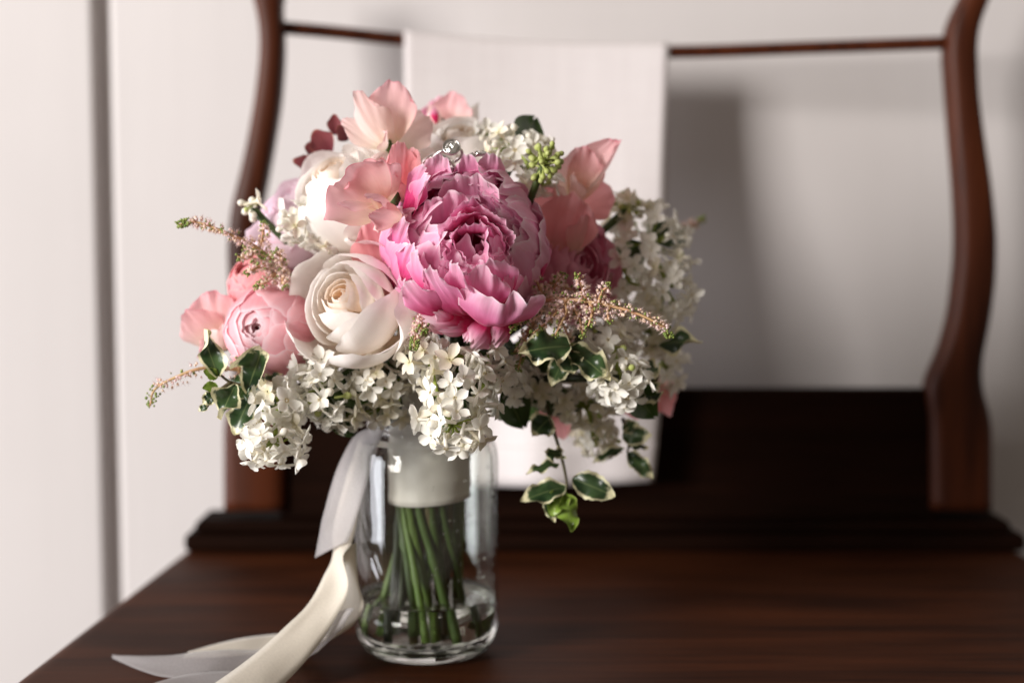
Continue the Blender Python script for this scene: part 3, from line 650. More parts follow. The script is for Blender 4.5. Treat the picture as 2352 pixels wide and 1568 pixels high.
# --- roses ------------------------------------------------------------------
def rose(label, c, axis, size, mat, core, n_out=5, seed=0, up=(0, 0, 1), name='rose', cat='rose', open_=1.0, spread=None, rings=None, jag=.03, outer_flare=.22, crump=.05):
    C = P(*c); R = frame(axis, up); rs = random.Random(seed); H = .36*size
    root = flower(name, label, cat, C + R @ Vector((0, 0, -.85*size)), .0026, None, None, spread)
    # heart: tight spiral of narrow petals
    specs = []
    for i in range(9):
        f = i/8; rr = size*(.09+.25*f); az = i*2.1+rs.uniform(-.3, .3); pt = 34+8*f
        zc = H*(.93+.07*f) - rr*math.cos(math.radians(pt))*1.3 + rs.uniform(-.02, .02)*size
        fn = shell_petal(rr, zc, az, 1.15-.2*f, 140, pt, flare=size*.012, ruff=size*.02, rf=1.6, jag=jag, rnd_=.10, stretch=1.3, seed=seed*100+i, vm=.75, tip=.85)
        V, F, U = grid(lambda u, v: C + R @ fn(u, v), 12, 10); wpart('petal', root, V, F, core, U)
    for i in range(10):
        f = i/9; rr = size*(.40+.36*f); az = i*2.2+.5+rs.uniform(-.25, .25); pt = 42+7*f*open_
        zc = H*(.98-.10*f) - rr*math.cos(math.radians(pt))
        fn = shell_petal(rr, zc, az, 1.08-.08*f, 158, pt+rs.uniform(-5, 5), flare=size*(.02+.05*f)*rs.uniform(.3, 1.3), crump=crump, ruff=size*.022, rf=1.3, jag=jag, rnd_=.16, stretch=1.0, seed=seed*100+20+i, vm=.68, tip=.72)
        V, F, U = grid(lambda u, v: C + R @ fn(u, v), 14, 12); wpart('petal', root, V, F, mat, U)
    for i in range(n_out):
        az = 2*math.pi*(i+rs.uniform(-.12, .12))/n_out; rr = size*rs.uniform(.90, .98); pt = 55+rs.uniform(-5, 6)
        zc = H*.80 - rr*math.cos(math.radians(pt))
        fn = shell_petal(rr, zc, az, .84, 165, pt, crump=crump*.7, flare=size*outer_flare*rs.uniform(.55, 1.1), ruff=size*.045, rf=1.5, jag=jag*1.6, rnd_=.2, seed=seed*100+50+i, vm=.66, tip=.6)
        V, F, U = grid(lambda u, v: C + R @ fn(u, v), 16, 14); wpart('petal', root, V, F, mat, U)
    return root
rose('open ivory white rose with a peach heart between the peony and the plump pink ranunculus', (801, 694, -.060), (-.34, -.82, .38), .0338, M['rose_white'], M['rose_core'], 5, 3, outer_flare=.16)
rose('white rose facing upward behind the ruffled blush sweet pea', (775, 425, -.024), (-.45, -.50, .72), .034, M['rose_white'], M['rose_core'], 5, 5)
rose('creamy white rose at the crown behind the diamond ring', (1062, 335, .010), (.05, -.45, .88), .029, M['rose_white'], M['rose_core'], 5, 8)
rose('pale blush rose behind the budding lilac tuft, against the chair post', (668, 490, .002), (-.60, -.40, .60), .029, M['blush'], M['blush'], 5, 9)
def globe(label, c, axis, size, mat, seed):
    C = P(*c); R = frame(axis); rs = random.Random(seed)
    root = flower('ranunculus', label, 'ranunculus', C + R @ Vector((0, 0, -.9*size)), .0024)
    for ri, (f, n, pt, wd) in enumerate([(1.0, 5, 40, .95), (.97, 5, 26, .95), (.93, 5, 18, .95), (.86, 4, 12, 1.0), (.76, 4, 8, 1.1), (.62, 4, 4, 1.2)]):
        for i in range(n):
            fn = shell_petal(size*f, 0, 2*math.pi*(i+.5*(ri % 2)+rs.uniform(-.2, .2))/n, wd*rs.uniform(.8, 1.1), 160, pt+rs.uniform(-7, 9), flare=size*rs.uniform(-.02, .05), ruff=size*.03, rf=2.0, jag=.05, rnd_=.15, seed=seed*90+ri*10+i, vm=.65, tip=.7, crump=.06)
            V, F, U = grid(lambda u, v: C + R @ fn(u, v), 16, 14); wpart('petal', root, V, F, mat, U)
    return root
globe('plump pale pink ranunculus low in the bouquet next to the ivory rose', (625, 762, -.036), (-.25, -.80, .10), .0235, M['cabbage'], 12)
globe('small coral pink ranunculus bud above the plump pale pink one', (600, 655, -.005), (-.5, -.6, .5), .0175, M['salmon'], 13)
rose('mauve pink peony half hidden behind the big peony and salmon sweet pea', (1318, 610, -.005), (.4, -.75, .3), .030, M['mauve'], M['mauve'], 6, 14, name='peony', cat='peony', jag=.1, outer_flare=.18)

# --- sweet peas --------------------------------------------------------------
def sweet_pea(label, head, petals, spread=None):
    root = flower('sweet_pea', label, 'sweet pea', P(*head), .0013, None, None, spread)
    for i, (b, t_, w, n, mat, kw) in enumerate(petals):
        kw['ruff'] = kw.get('ruff', .02)*.8; kw.setdefault('frill', .13); kw.setdefault('crump', .015)
        put_petals(root, [free_petal(b, t_, w, n, seed=len(bpy.data.meshes) % 97+i, **kw)], M[mat], 20, 20)
    V, F = tube([P(*head), P(head[0]+4, head[1]-14, head[2]-.004), P(head[0]+6, head[1]-26, head[2]-.007)], [.0022, .0026, .0012], 8)
    wpart('calyx', root, V, F, M['stem'])
    return root
d = dict
sweet_pea('upright blush sweet pea standing tallest at the top of the bouquet', (888, 350, -.022),
  [((893, 335, -.020), (903, 178, -.030), 118, (.1, -1, .1), 'sweet', d(cup=.16, ruff=.06, rf=1.6, notch=.06, tw=.72, vm=.72, tiproll=-.05)),
   ((895, 345, -.024), (818, 206, -.036), 92, (-.5, -1, .2), 'sweet_pale', d(cup=-.30, bend=.08, ruff=.04, tw=.5)),
   ((880, 340, -.02), (785, 275, -.018), 70, (-.2, -1, .6), 'sweet_pale', d(cup=.1, ruff=.05, tw=.6)),
   ((905, 330, -.018), (985, 270, -.012), 110, (.3, -1, .3), 'sweet_pale', d(cup=.2, ruff=.06, tw=.75)),
   ((890, 350, -.03), (858, 372, -.050), 40, (0, -1, .6), 'sweet_pale', d(cup=-.4, bend=.1, tw=.4)),
   ((893, 350, -.022), (888, 300, -.040), 46, (.8, -.5, .1), 'sweet_pale', d(cup=-.5, tw=.4))])
sweet_pea('ruffled blush sweet pea with crisp pink margins leaning over the ivory rose', (905, 470, -.058),
  [((870, 490, -.066), (778, 400, -.086), 190, (-.2, -1, .15), 'sweet', d(cup=.10, ruff=.09, rf=1.5, notch=.10, tw=.92, vm=.8, bw=.3)),
   ((875, 480, -.068), (845, 370, -.082), 150, (.1, -1, .3), 'sweet', d(cup=-.10, ruff=.10, rf=1.8, tw=.8, vm=.75)),
   ((900, 480, -.068), (838, 452, -.098), 60, (0, -.9, .6), 'sweet', d(cup=-.42, bend=.12, tw=.6)),
   ((855, 468, -.080), (775, 468, -.098), 30, (0, -1, .4), 'sweet', d(cup=-.4, tw=.6, ruff=.03)),
   ((925, 505, -.070), (845, 492, -.094), 70, (.1, -1, -.2), 'sweet', d(cup=-.25, bend=.1, tw=.5)),
   ((870, 500, -.072), (868, 535, -.084), 26, (0, -1, 0), 'sweet_pale', d(cup=-.4, tw=.3))])
sweet_pea('salmon sweet pea folded upright between the blush sweet pea and the peony', (905, 470, -.046),
  [((915, 465, -.050), (915, 322, -.062), 84, (.5, -1, .1), 'salmon', d(cup=.22, ruff=.08, rf=1.7, tw=.8, vm=.7)),
   ((930, 460, -.048), (955, 340, -.058), 80, (-.4, -1, 0), 'salmon', d(cup=.25, ruff=.06, tw=.7)),
   ((900, 460, -.044), (872, 365, -.046), 80, (.2, -1, 0), 'salmon', d(cup=.2, ruff=.05, tw=.7)),
   ((925, 468, -.054), (905, 395, -.072), 48, (-.3, -1, .2), 'sweet', d(cup=-.35, bend=.1, tw=.5))])
sweet_pea('pale pink sweet pea at the outer rim beyond the plump pink ranunculus', (515, 800, -.010),
  [((510, 800, -.010), (490, 668, -.018), 140, (-.2, -1, .1), 'sweet', d(cup=.15, ruff=.07, rf=1.7, tw=.85, vm=.72)),
   ((500, 805, -.014), (425, 715, -.022), 110, (-.4, -1, .2), 'sweet', d(cup=-.15, ruff=.06, tw=.75)),
   ((505, 800, -.02), (455, 820, -.028), 70, (-.2, -1, -.2), 'sweet', d(cup=-.25, bend=.1, tw=.55)),
   ((515, 805, -.02), (520, 740, -.034), 70, (.3, -1, .0), 'sweet_pale', d(cup=-.3, bend=.1, tw=.5))])
sweet_pea('coral pink sweet pea pressed between the ivory rose and the peony', (880, 660, -.03),
  [((880, 655, -.040), (852, 505, -.052), 120, (0, -1, .1), 'salmon', d(cup=.12, ruff=.04, tw=.75)),
   ((890, 670, -.044), (905, 590, -.056), 80, (.2, -1, .1), 'salmon', d(cup=-.2, bend=.1, tw=.6)),
   ((900, 720, -.042), (865, 640, -.052), 100, (-.2, -1, 0), 'salmon', d(cup=-.15, bend=.08, tw=.7)),
   ((925, 735, -.046), (915, 655, -.060), 60, (0, -1, 0), 'peony_deep', d(cup=-.2, bend=.1, tw=.6))])
sweet_pea('pink sweet pea with a rolled banner tip rising in front of the linen cloth', (1310, 480, .004),
  [((1318, 462, .000), (1338, 335, -.008), 120, (.15, -1, .2), 'sweet', d(cup=.16, ruff=.05, rf=1.3, tw=.72, vm=.6)),
   ((1322, 462, -.002), (1420, 322, -.004), 86, (-.5, -.8, .2), 'sweet', d(cup=.40, ruff=.03, tw=.42, vm=.5, roll=.4, round_=.1)),
   ((1320, 478, .004), (1408, 440, .006), 110, (.2, -1, .3), 'salmon', d(cup=.15, ruff=.06, tw=.8)),
   ((1300, 470, -.006), (1272, 420, -.018), 34, (0, -1, 0), 'sweet_pale', d(cup=-.4, bend=.1, tw=.5)),
   ((1310, 470, -.004), (1318, 400, -.020), 60, (-.6, -.8, .1), 'sweet_pale', d(cup=-.4, tw=.5))])
sweet_pea('broad salmon sweet pea tucked between the large peony and the tall lilac cone', (1275, 560, -.004),
  [((1270, 590, -.012), (1325, 445, -.020), 150, (.2, -1, .1), 'salmon', d(cup=.12, ruff=.06, rf=1.3, tw=.8, vm=.65)),
   ((1245, 500, -.006), (1262, 425, -.012), 110, (-.1, -1, .2), 'salmon', d(cup=.2, ruff=.07, tw=.8)),
   ((1320, 590, -.010), (1345, 490, -.022), 70, (.5, -1, 0), 'sweet', d(cup=-.3, bend=.08, tw=.6))])
sweet_pea('mauve blush sweet pea at the back of the crown with a magenta keel', (1010, 300, .040),
  [((1030, 300, .040), (1045, 212, .036), 96, (0, -1, .1), 'sweet', d(cup=.2, ruff=.06, tw=.75)),
   ((1020, 300, .044), (1000, 225, .050), 90, (0, -1, .1), 'mauve', d(cup=.15, ruff=.04, tw=.7)),
   ((1010, 300, .030), (985, 240, .030), 36, (0, -1, .1), 'sweet_pale', d(cup=-.3, tw=.5)),
   ((1003, 285, .028), (996, 243, .026), 20, (.3, -1, 0), 'peony_deep', d(cup=-.3, tw=.5)),
   ((1060, 300, .044), (1100, 235, .05), 40, (.2, -1, .2), 'lilac', d(cup=-.2, tw=.3))])
sweet_pea('salmon sweet pea petals hanging in front of the dark chair panel', (1500, 880, .030),
  [((1505, 880, .025), (1540, 955, .030), 66, (.2, -1, 0), 'salmon', d(cup=.1, tw=.5)),
   ((1470, 880, .03), (1460, 962, .034), 110, (0, -1, -.1), 'salmon', d(cup=.15, ruff=.04, tw=.8)),
   ((1500, 870, .03), (1550, 900, .04), 60, (.2, -1, 0), 'sweet', d(cup=.1, tw=.6))])
sweet_pea('dusky salmon sweet pea hanging under the shaded lilac above the linen', (1270, 900, .020),
  [((1280, 910, .020), (1292, 1010, .022), 70, (0, -1, -.1), 'salmon', d(cup=.15, tw=.7)),
   ((1270, 910, .022), (1225, 975, .026), 60, (0, -1, -.1), 'salmon', d(cup=.1, tw=.6))])

# --- burgundy foliage -------------------------------------------------------
root = flower('burgundy_sprig', 'dark burgundy leaves on a sprig behind the upward white rose', 'foliage', P(790, 380, .02), .0014, M['stem_dark'])
put_petals(root, [free_petal(b, t_, w_, n_, seed=400+i, cup=.2, ruff=.04, tw=.7) for i, (b, t_, w_, n_) in enumerate([
    ((760, 350, .01), (720, 300, .006), 62, (-.3, -1, .2)), ((770, 310, .012), (768, 262, .008), 36, (0, -1, .2)), ((730, 385, .012), (672, 368, .008), 40, (-.2, -1, .5)), ((800, 320, .006), (775, 290, .0), 46, (0, -1, .4)), ((735, 350, .016), (700, 335, .012), 46, (-.2, -1, .3))])], M['burgundy'], name='leaf')

# --- lilac --------------------------------------------------------------------
def floret_mesh(name, openness, mat, seed, L=.0066, W=.0050):
    """one lilac floret: corolla tube and four fused lobes, facing +Z, tube tail at the origin"""
    rs = random.Random(seed); V, F, U = [], [], []
    tl = .0078
    n = 8
    for k, (r, z) in enumerate([(.0007, 0), (.0008, tl*.5), (.0010, tl*.85), (.0014, tl)]):
        for i in range(n):
            a_ = 2*math.pi*i/n; V.append(Vector((r*math.cos(a_), r*math.sin(a_), z))); U.append((.5, (.5, .6, .5, .19)[k]))
    for k in range(3):
        for i in range(n): F.append((k*n+i, k*n+(i+1) % n, (k+1)*n+(i+1) % n, (k+1)*n+i))
    for q in range(4):
        az = q*math.pi/2+rs.uniform(-.12, .12); el = openness+rs.uniform(-.16, .16); l = L*rs.uniform(.9, 1.1); w_ = W*rs.uniform(.9, 1.1); tw = rs.uniform(-.3, .3); cu = rs.uniform(.15, .4)
        nu, nv = 4, 8; b0 = len(V)
        for j in range(nv+1):
            v = j/nv
            for i in range(nu+1):
                u = -1+2*i/nu
                ww = w_/2*((.24+.76*math.sin(math.pi/2*min(1, v/.6))**1.2) if v < .6 else math.sqrt(max(.02, 1-((v-.6)/.41)**2.2)))
                x = .0006 + l*v - .0006*u*u; y = u*ww; z = cu*ww*u*u*1.6 + l*.10*math.sin(v*math.pi)*(-.5) + .0012*v*v*(1.0 if cu > .28 else -1.0)
                y, z = y*math.cos(tw)-z*math.sin(tw), y*math.sin(tw)+z*math.cos(tw)
                x, z = x*math.cos(el)-z*math.sin(el), x*math.sin(el)+z*math.cos(el)
                V.append(Vector((x*math.cos(az)-y*math.sin(az), x*math.sin(az)+y*math.cos(az), z+tl))); U.append((i/nu, .2+.8*v))
        for j in range(nv):
            for i in range(nu):
                k = b0+j*(nu+1)+i; F.append((k, k+1, k+nu+2, k+nu+1))
    nf = len(F)
    me = mesh(name, V, F, U, True, [mat, M['bud_green']], None)
    return me
def bud_mesh(name, mat, s=1.0):
    prof_ = [(.0001, 0), (.0008, .0004), (.0007, .004), (.0008, .0062), (.0017, .0074), (.0022, .0088), (.0019, .0101), (.0010, .0110), (.0001, .0113)]
    V, F = lathe([(r*s, z*s) for r, z in prof_], 8); return mesh(name, V, F, [(.5, .3+.6*(v.z/(.0113*s))) for v in V], True, [mat])
FL = [floret_mesh('floret', e, M['lilac'], 60+i) for i, e in enumerate((.0, .08, .16, -.12, .25, .05, .42))]
FLC = [floret_mesh('floret', e, M['lilac_cream'], 80+i) for i, e in enumerate((.05, .2, .3, .5))]
BUDW, BUDC, BUDG = bud_mesh('bud', M['bud_white'], .95), bud_mesh('bud', M['bud_white'], .8), bud_mesh('bud', M['bud_green'], .78)
def orient(pos, dirn, roll, s):
    q = Vector(dirn).normalized().to_track_quat('Z', 'Y').to_matrix().to_4x4()
    return Matrix.Translation(pos) @ q @ Matrix.Rotation(roll, 4, 'Z') @ Matrix.Scale(s, 4)
def lilac(label, blobs, seed, meshes=None, buds=.12, bud=None, tipdir=None, leaves=0, spread=None, dens=1.12, fs=1.0):
    """blobs: (x, y, Y, rx, ry, rz in metres, count): florets face outward all round each lobe of the panicle"""
    rs = random.Random(seed); meshes = meshes or FL+FLC[:2]; bud = bud or [BUDW, BUDC, BUDG]; buds = max(buds, .13)
    cs = [(P(b[0], b[1], b[2]), b[3]*S(b[2]), b[5], b[4]*S(b[2]), b[6]) for b in blobs]
    head = cs[0][0]
    root = flower('lilac', label, 'lilac', head, .0024, M['stem']); L = root.location
    SV, SF = [], []
    def addtube(p, r, n=5):
        V, F = tube(p, r, n); o = len(SV); SV.extend(V); SF.extend([tuple(i+o for i in f) for f in F])
    if len(cs) > 1: addtube(spline([c[0] for c in cs], 8), .0015)
    for bi, (c, rx, ry, rz, cnt) in enumerate(cs):
        cnt = int(cnt*dens); off = rs.uniform(0, 6)
        for i in range(cnt):
            z = 1-2*(i+.5)/cnt; a_ = i*2.39996+off; r = math.sqrt(1-z*z)
            dn = Vector((r*math.cos(a_), r*math.sin(a_), z)); dn += Vector((rs.uniform(-.2, .2), rs.uniform(-.2, .2), rs.uniform(-.2, .2))); dn.normalize()
            k = rs.uniform(.70, 1.14); pos = c + Vector((dn.x*rx, dn.y*ry, dn.z*rz))*k
            if any(bj != bi and sum(((pos[q]-cc[q])/rr)**2 for q, rr in ((0, ax), (1, ay), (2, azz))) < .6 for bj, (cc, ax, ay, azz, _) in enumerate(cs)): continue
            nrm = Vector((dn.x/rx, dn.y/ry, dn.z/rz)).normalized() + Vector((rs.uniform(-.45, .45), rs.uniform(-.45, .45), rs.uniform(-.45, .45)))
            if tipdir: nrm += Vector(tipdir)*.35
            nrm.normalize(); s = rs.uniform(.80, 1.06)*fs
            isb = rs.random() < buds
            me = rs.choice(bud) if isb else rs.choice(meshes)
            o = bpy.data.objects.new('bud' if isb else 'floret', me); COL.objects.link(o); o.parent = root
            tail = pos - nrm*.0084*s
            o.matrix_local = Matrix.Translation(-L) @ orient(tail, nrm, rs.uniform(0, 6.28), s)
            if i % 2 == 0: addtube([c.lerp(tail, .15), c.lerp(tail, .6)+nrm*.001, tail], [.0007, .0006, .0007], 4)
    wpart('stalk', root, SV, SF, M['pedicel'])
    for i in range(leaves):
        c = cs[0]; an = rs.uniform(0, 6.28); dr = Vector((math.cos(an), rs.uniform(.3, .9), math.sin(an)*.7)).normalized()
        b = c[0]; tpt = b + dr*.034; nn = Vector((rs.uniform(-.4, .4), -1, rs.uniform(-.2, .6)))
        ez = dr; ny = (nn-ez*nn.dot(ez)).normalized(); ex = ny.cross(ez)
        V, F, U = grid(lambda u, v: b + ez*(.034*v) + ex*(u*.010*pprof(v, .45, .1, .06)) + ny*(.003*u*u-.004*v*v), 6, 8); wpart('leaf', root, V, F, M['leaf_plain'], U)
    return root
lilac('white lilac head spilling over the front of the jar rim', [(1050, 880, -.075, 85, 80, .020, 34), (1040, 975, -.086, 82, 70, .018, 34), (985, 820, -.068, 55, 50, .014, 16), (1120, 840, -.058, 60, 60, .014, 16), (1100, 905, -.07, 50, 60, .012, 12)], 1, buds=.06, leaves=3, dens=.92, fs=1.14)
lilac('white lilac head drooping lowest at the end of the variegated sprig', [(640, 930, -.060, 62, 52, .016, 22), (628, 1015, -.074, 70, 56, .017, 34)], 2, buds=.06, tipdir=(0, 0, -1), leaves=1, dens=.80, fs=1.16)
lilac('white lilac head directly under the ivory rose', [(745, 900, -.056, 62, 58, .016, 30), (725, 840, -.05, 50, 40, .012, 14), (780, 955, -.046, 62, 40, .014, 22)], 3, buds=.05, leaves=3, dens=.95, fs=1.1)
lilac('shaded white lilac head between the ivory rose and the jar mouth', [(870, 880, -.045, 78, 50, .016, 26), (880, 940, -.035, 70, 44, .016, 20), (810, 865, -.04, 40, 40, .012, 10)], 4, buds=.05, leaves=3)
lilac('budding white lilac tuft above the ivory rose', [(700, 515, -.034, 62, 46, .014, 26), (760, 560, -.036, 34, 26, .01, 8)], 5, buds=.55, bud=[BUDW, BUDC, BUDG])
lilac('small white lilac buds poking out above the green-tipped astilbe plume', [(578, 478, -.018, 24, 28, .008, 9)], 6, buds=.9, bud=[BUDW, BUDW, BUDG])
lilac('white lilac head with a knot of green buds at the top beside the rings', [(1190, 345, -.016, 78, 50, .016, 34), (1235, 420, -.022, 50, 30, .01, 14), (1120, 315, .004, 40, 28, .012, 10)], 7, buds=.08, leaves=1)
lilac('knot of round green lilac buds beside the top white lilac', [(1250, 372, -.046, 44, 48, .011, 30)], 8, buds=1.0, bud=[BUDG])
lilac('tall white lilac cone rising behind the arching astilbe plume', [(1490, 560, .028, 95, 90, .024, 44), (1530, 660, .024, 75, 95, .022, 44), (1440, 640, .02, 70, 90, .02, 24), (1440, 500, .03, 50, 60, .014, 16)], 9, meshes=FL+FLC[:2], buds=.05, leaves=2)
lilac('cream green lilac tip on top of the tall lilac cone', [(1445, 475, .022, 40, 36, .012, 16)], 10, meshes=FLC, buds=.5, bud=[BUDG, BUDC])
lilac('bright white lilac sprig below the arching astilbe plume, beside wavy dark leaves', [(1425, 870, -.046, 64, 62, .016, 34), (1408, 800, -.036, 52, 44, .012, 16)], 11, buds=.04, leaves=1, dens=.92, fs=1.12)
lilac('shaded lilac between the tall lilac cone and the bright white sprig', [(1400, 770, .000, 80, 60, .018, 26), (1490, 760, .012, 60, 60, .016, 20), (1530, 850, .03, 46, 70, .014, 20)], 12, meshes=FL+FLC, buds=.04, leaves=2)
lilac('dim cream lilac hanging low beside the jar, over the linen', [(1250, 900, -.010, 80, 50, .018, 28), (1340, 930, .006, 80, 60, .02, 34), (1370, 1005, .014, 50, 46, .014, 22)], 13, meshes=FLC+FL[:2], buds=.12, bud=[BUDC, BUDG], tipdir=(0, 0, -1), leaves=4)
lilac('shaded lilac under the peony foot beside the wavy dark leaves', [(1150, 880, -.035, 60, 60, .014, 18), (1190, 870, -.02, 50, 50, .014, 14)], 14, meshes=FL+FLC[:2], buds=.05, leaves=3)
lilac('white lilac on the far side of the bouquet facing the chair back', [(1020, 640, .075, 190, 150, .03, 40), (1250, 620, .07, 120, 120, .03, 20)], 15, buds=.05, leaves=6)
lilac('white lilac inside the bouquet behind the ivory rose', [(760, 620, .05, 110, 110, .025, 24), (640, 800, .02, 70, 70, .02, 14)], 16, buds=.05, leaves=5)

# --- astilbe -----------------------------------------------------------------
import bmesh as _bm
def ico(sub=1):
    b = _bm.new(); _bm.ops.create_icosphere(b, subdivisions=sub, radius=1); V = [v.co.copy() for v in b.verts]; F = [[v.index for v in f.verts] for f in b.faces]; b.free(); return V, F
ICV, ICF = ico(1)
def plume(root, pts, size, dens, seed, tipgreen=.2, width=1.0, fuzz=1, pinks=(1, 2)):
    """one branch: arching stalk set with tiny beads and stamens, green towards the tip"""
    rs = random.Random(seed); C = spline(pts, 24); V, F, MI = [], [], []
    tv, tf = tube(C, [.0007*(1-.6*i/24)*size/.0014 for i in range(25)], 5); V += tv; F += tf; MI += [0]*len(tf)
    ln = sum((C[i+1]-C[i]).length for i in range(24)); n = int(ln*dens)
    for i in range(n):
        f = (i+rs.random())/n; k = min(int(f*24), 23); p = C[k].lerp(C[k+1], f*24-k); T = (C[k+1]-C[k]).normalized()
        r = Vector((rs.uniform(-1, 1), rs.uniform(-1, 1), rs.uniform(-1, 1))); r = (r-T*r.dot(T)).normalized()
        g = f > 1-tipgreen; out = (.0013+.0016*rs.random())*width*(1-.55*f); c = p + r*out + T*.0008
        s = size*(.55+.45*rs.random())*(.85 if not g else .75); mi = 3 if (g or rs.random() < .2) else rs.choice(pinks); o = len(V)
        sc_ = Vector((rs.uniform(.8, 1.1), rs.uniform(.8, 1.1), rs.uniform(.8, 1.3)))
        for q in ICV: V.append(c + Vector((q.x*sc_.x, q.y*sc_.y, q.z*sc_.z))*s*.5)
        F += [tuple(x+o for x in fc) for fc in ICF]; MI += [mi]*len(ICF)
        o = len(V); sd_ = r.cross(T)*.00018; V += [p+sd_, p-sd_, c]; F.append((o, o+1, o+2)); MI.append(0)
        if fuzz and not g:
            for _ in range(6*fuzz):
                dr = (r+Vector((rs.uniform(-1, 1), rs.uniform(-1, 1), rs.uniform(-1, 1)))*.9).normalized(); e = c + dr*rs.uniform(.0012, .0030); o = len(V); sd_ = dr.orthogonal().normalized()*.00013
                V += [c+sd_, c-sd_, e]; F.append((o, o+1, o+2)); MI.append(2)
    return wpart('branch', root, V, F, None, None, True, [M['astilbe_stalk'], M['astilbe_pink'], M['astilbe_mauve'], M['astilbe_green']], MI)
def astilbe(label, head, branches, seed, **kw):
    root = flower('astilbe', label, 'astilbe', P(*head), .0013, M['stem_dark'])
    for i, b in enumerate(branches):
        plume(root, [P(*q) for q in b], kw.get('size', .0022), kw.get('dens', 1900)*1.75, seed*40+i, kw.get('tip', .2), kw.get('width', 1.0)*1.5)
    return root
astilbe('long feathery pink astilbe plume arching out from under the peony', (1245, 720, -.05),
  [[(1235, 690, -.058), (1330, 690, -.076), (1440, 712, -.084), (1520, 748, -.086), (1538, 775, -.086)],
   [(1345, 690, -.078), (1338, 660, -.082), (1328, 628, -.084)], [(1375, 695, -.080), (1385, 668, -.084), (1400, 655, -.086)], [(1355, 695, -.078), (1360, 720, -.084), (1350, 752, -.086)], [(1400, 705, -.080), (1396, 720, -.082), (1400, 738, -.084)],
   [(1300, 690, -.072), (1300, 720, -.078), (1275, 770, -.08)], [(1310, 692, -.07), (1330, 730, -.074), (1340, 772, -.074)], [(1290, 690, -.066), (1272, 725, -.072), (1225, 765, -.076)],
   [(1250, 690, -.056), (1225, 720, -.066), (1172, 755, -.072)], [(1250, 690, -.05), (1235, 650, -.056), (1222, 615, -.056)], [(1262, 690, -.05), (1280, 650, -.054), (1295, 630, -.054)],
   [(1250, 700, -.046), (1210, 770, -.052), (1190, 850, -.056)], [(1270, 700, -.04), (1300, 760, -.046), (1310, 800, -.046)], [(1260, 700, -.04), (1230, 740, -.046), (1180, 810, -.046)], [(1255, 670, -.04), (1290, 700, -.044), (1330, 720, -.044)], [(1240, 660, -.042), (1265, 700, -.05), (1260, 740, -.05)], [(1262, 650, -.036), (1300, 660, -.04), (1345, 690, -.04)]], 1, dens=2000)
astilbe('pink astilbe plume with a dark green tip above the plump ranunculus', (640, 640, -.02),
  [[(660, 640, -.034), (600, 575, -.046), (520, 535, -.052), (450, 510, -.052), (408, 516, -.050)],
   [(585, 565, -.046), (575, 590, -.052), (545, 590, -.054)], [(600, 570, -.044), (605, 535, -.048), (605, 510, -.048)], [(625, 600, -.042), (590, 615, -.05), (565, 628, -.052)], [(640, 620, -.04), (615, 645, -.048), (585, 660, -.05)],
   [(640, 610, -.04), (645, 590, -.05), (632, 575, -.052)], [(650, 630, -.04), (650, 650, -.05), (655, 658, -.052)], [(640, 600, -.036), (600, 590, -.042), (560, 570, -.044)], [(655, 640, -.036), (640, 600, -.046), (600, 585, -.05)], [(660, 620, -.034), (620, 620, -.04), (580, 600, -.042)], [(660, 650, -.03), (630, 630, -.038), (610, 600, -.04)]], 2, dens=2000)
astilbe('slim sparse astilbe tip curling down under the pale rim sweet pea', (540, 845, -.03),
  [[(560, 850, -.045), (470, 845, -.055), (400, 868, -.058), (355, 895, -.058), (345, 932, -.058)], [(520, 850, -.045), (510, 835, -.05), (495, 828, -.052)], [(550, 855, -.045), (548, 840, -.05), (545, 825, -.052)]], 3, dens=900, tip=.3, width=1.3)
astilbe('tiny pink astilbe puff between the ivory rose and the peony foot', (985, 745, -.06),
  [[(975, 735, -.068), (962, 755, -.080), (955, 775, -.084), (950, 800, -.084)], [(975, 738, -.07), (968, 750, -.082), (972, 766, -.084)]], 4, dens=3000, tip=.35, width=1.2)
astilbe('soft mauve astilbe tip pointing away behind the tall lilac cone', (1480, 560, .06),
  [[(1480, 560, .07), (1540, 535, .082), (1580, 520, .085), (1618, 504, .085)], [(1480, 565, .07), (1530, 540, .08), (1570, 525, .082)]], 5, dens=2400, tip=.16, width=1.2)

# --- variegated foliage -------------------------------------------------------
def leaf_fn(base, tip, width, normal, wave=.16, wf=2.2, cup=.1, bend=.08, seed=0, twist=0.):
    B, T = P(*base), P(*tip); L = (T-B).length; W = width*S(base[2]); ez = (T-B).normalized(); ny = Vector(normal); ny = (ny-ez*ny.dot(ez)).normalized(); ex = ny.cross(ez)
    rs = random.Random(seed); p1, p2 = rs.uniform(0, 6), rs.uniform(0, 6)
    def fn(u, v):
        w_ = W/2*(.06+.94*math.sin(math.pi*min(1, v**.85))**.8) if v < .985 else W/2*.05
        a_ = abs(u); y = cup*W*u*u + bend*L*4*v*(1-v) + 1.5*wave*W*a_**2*math.sin(v*wf*6.28+(p1 if u > 0 else p2))*math.sin(math.pi*v)**.5
        x = u*w_*(1+.05*math.sin(v*37+p1)*a_**4); an = twist*v; x, y = x*math.cos(an)-y*math.sin(an), x*math.sin(an)+y*math.cos(an)
        return B + ex*x + ny*y + ez*(L*v)
    return fn
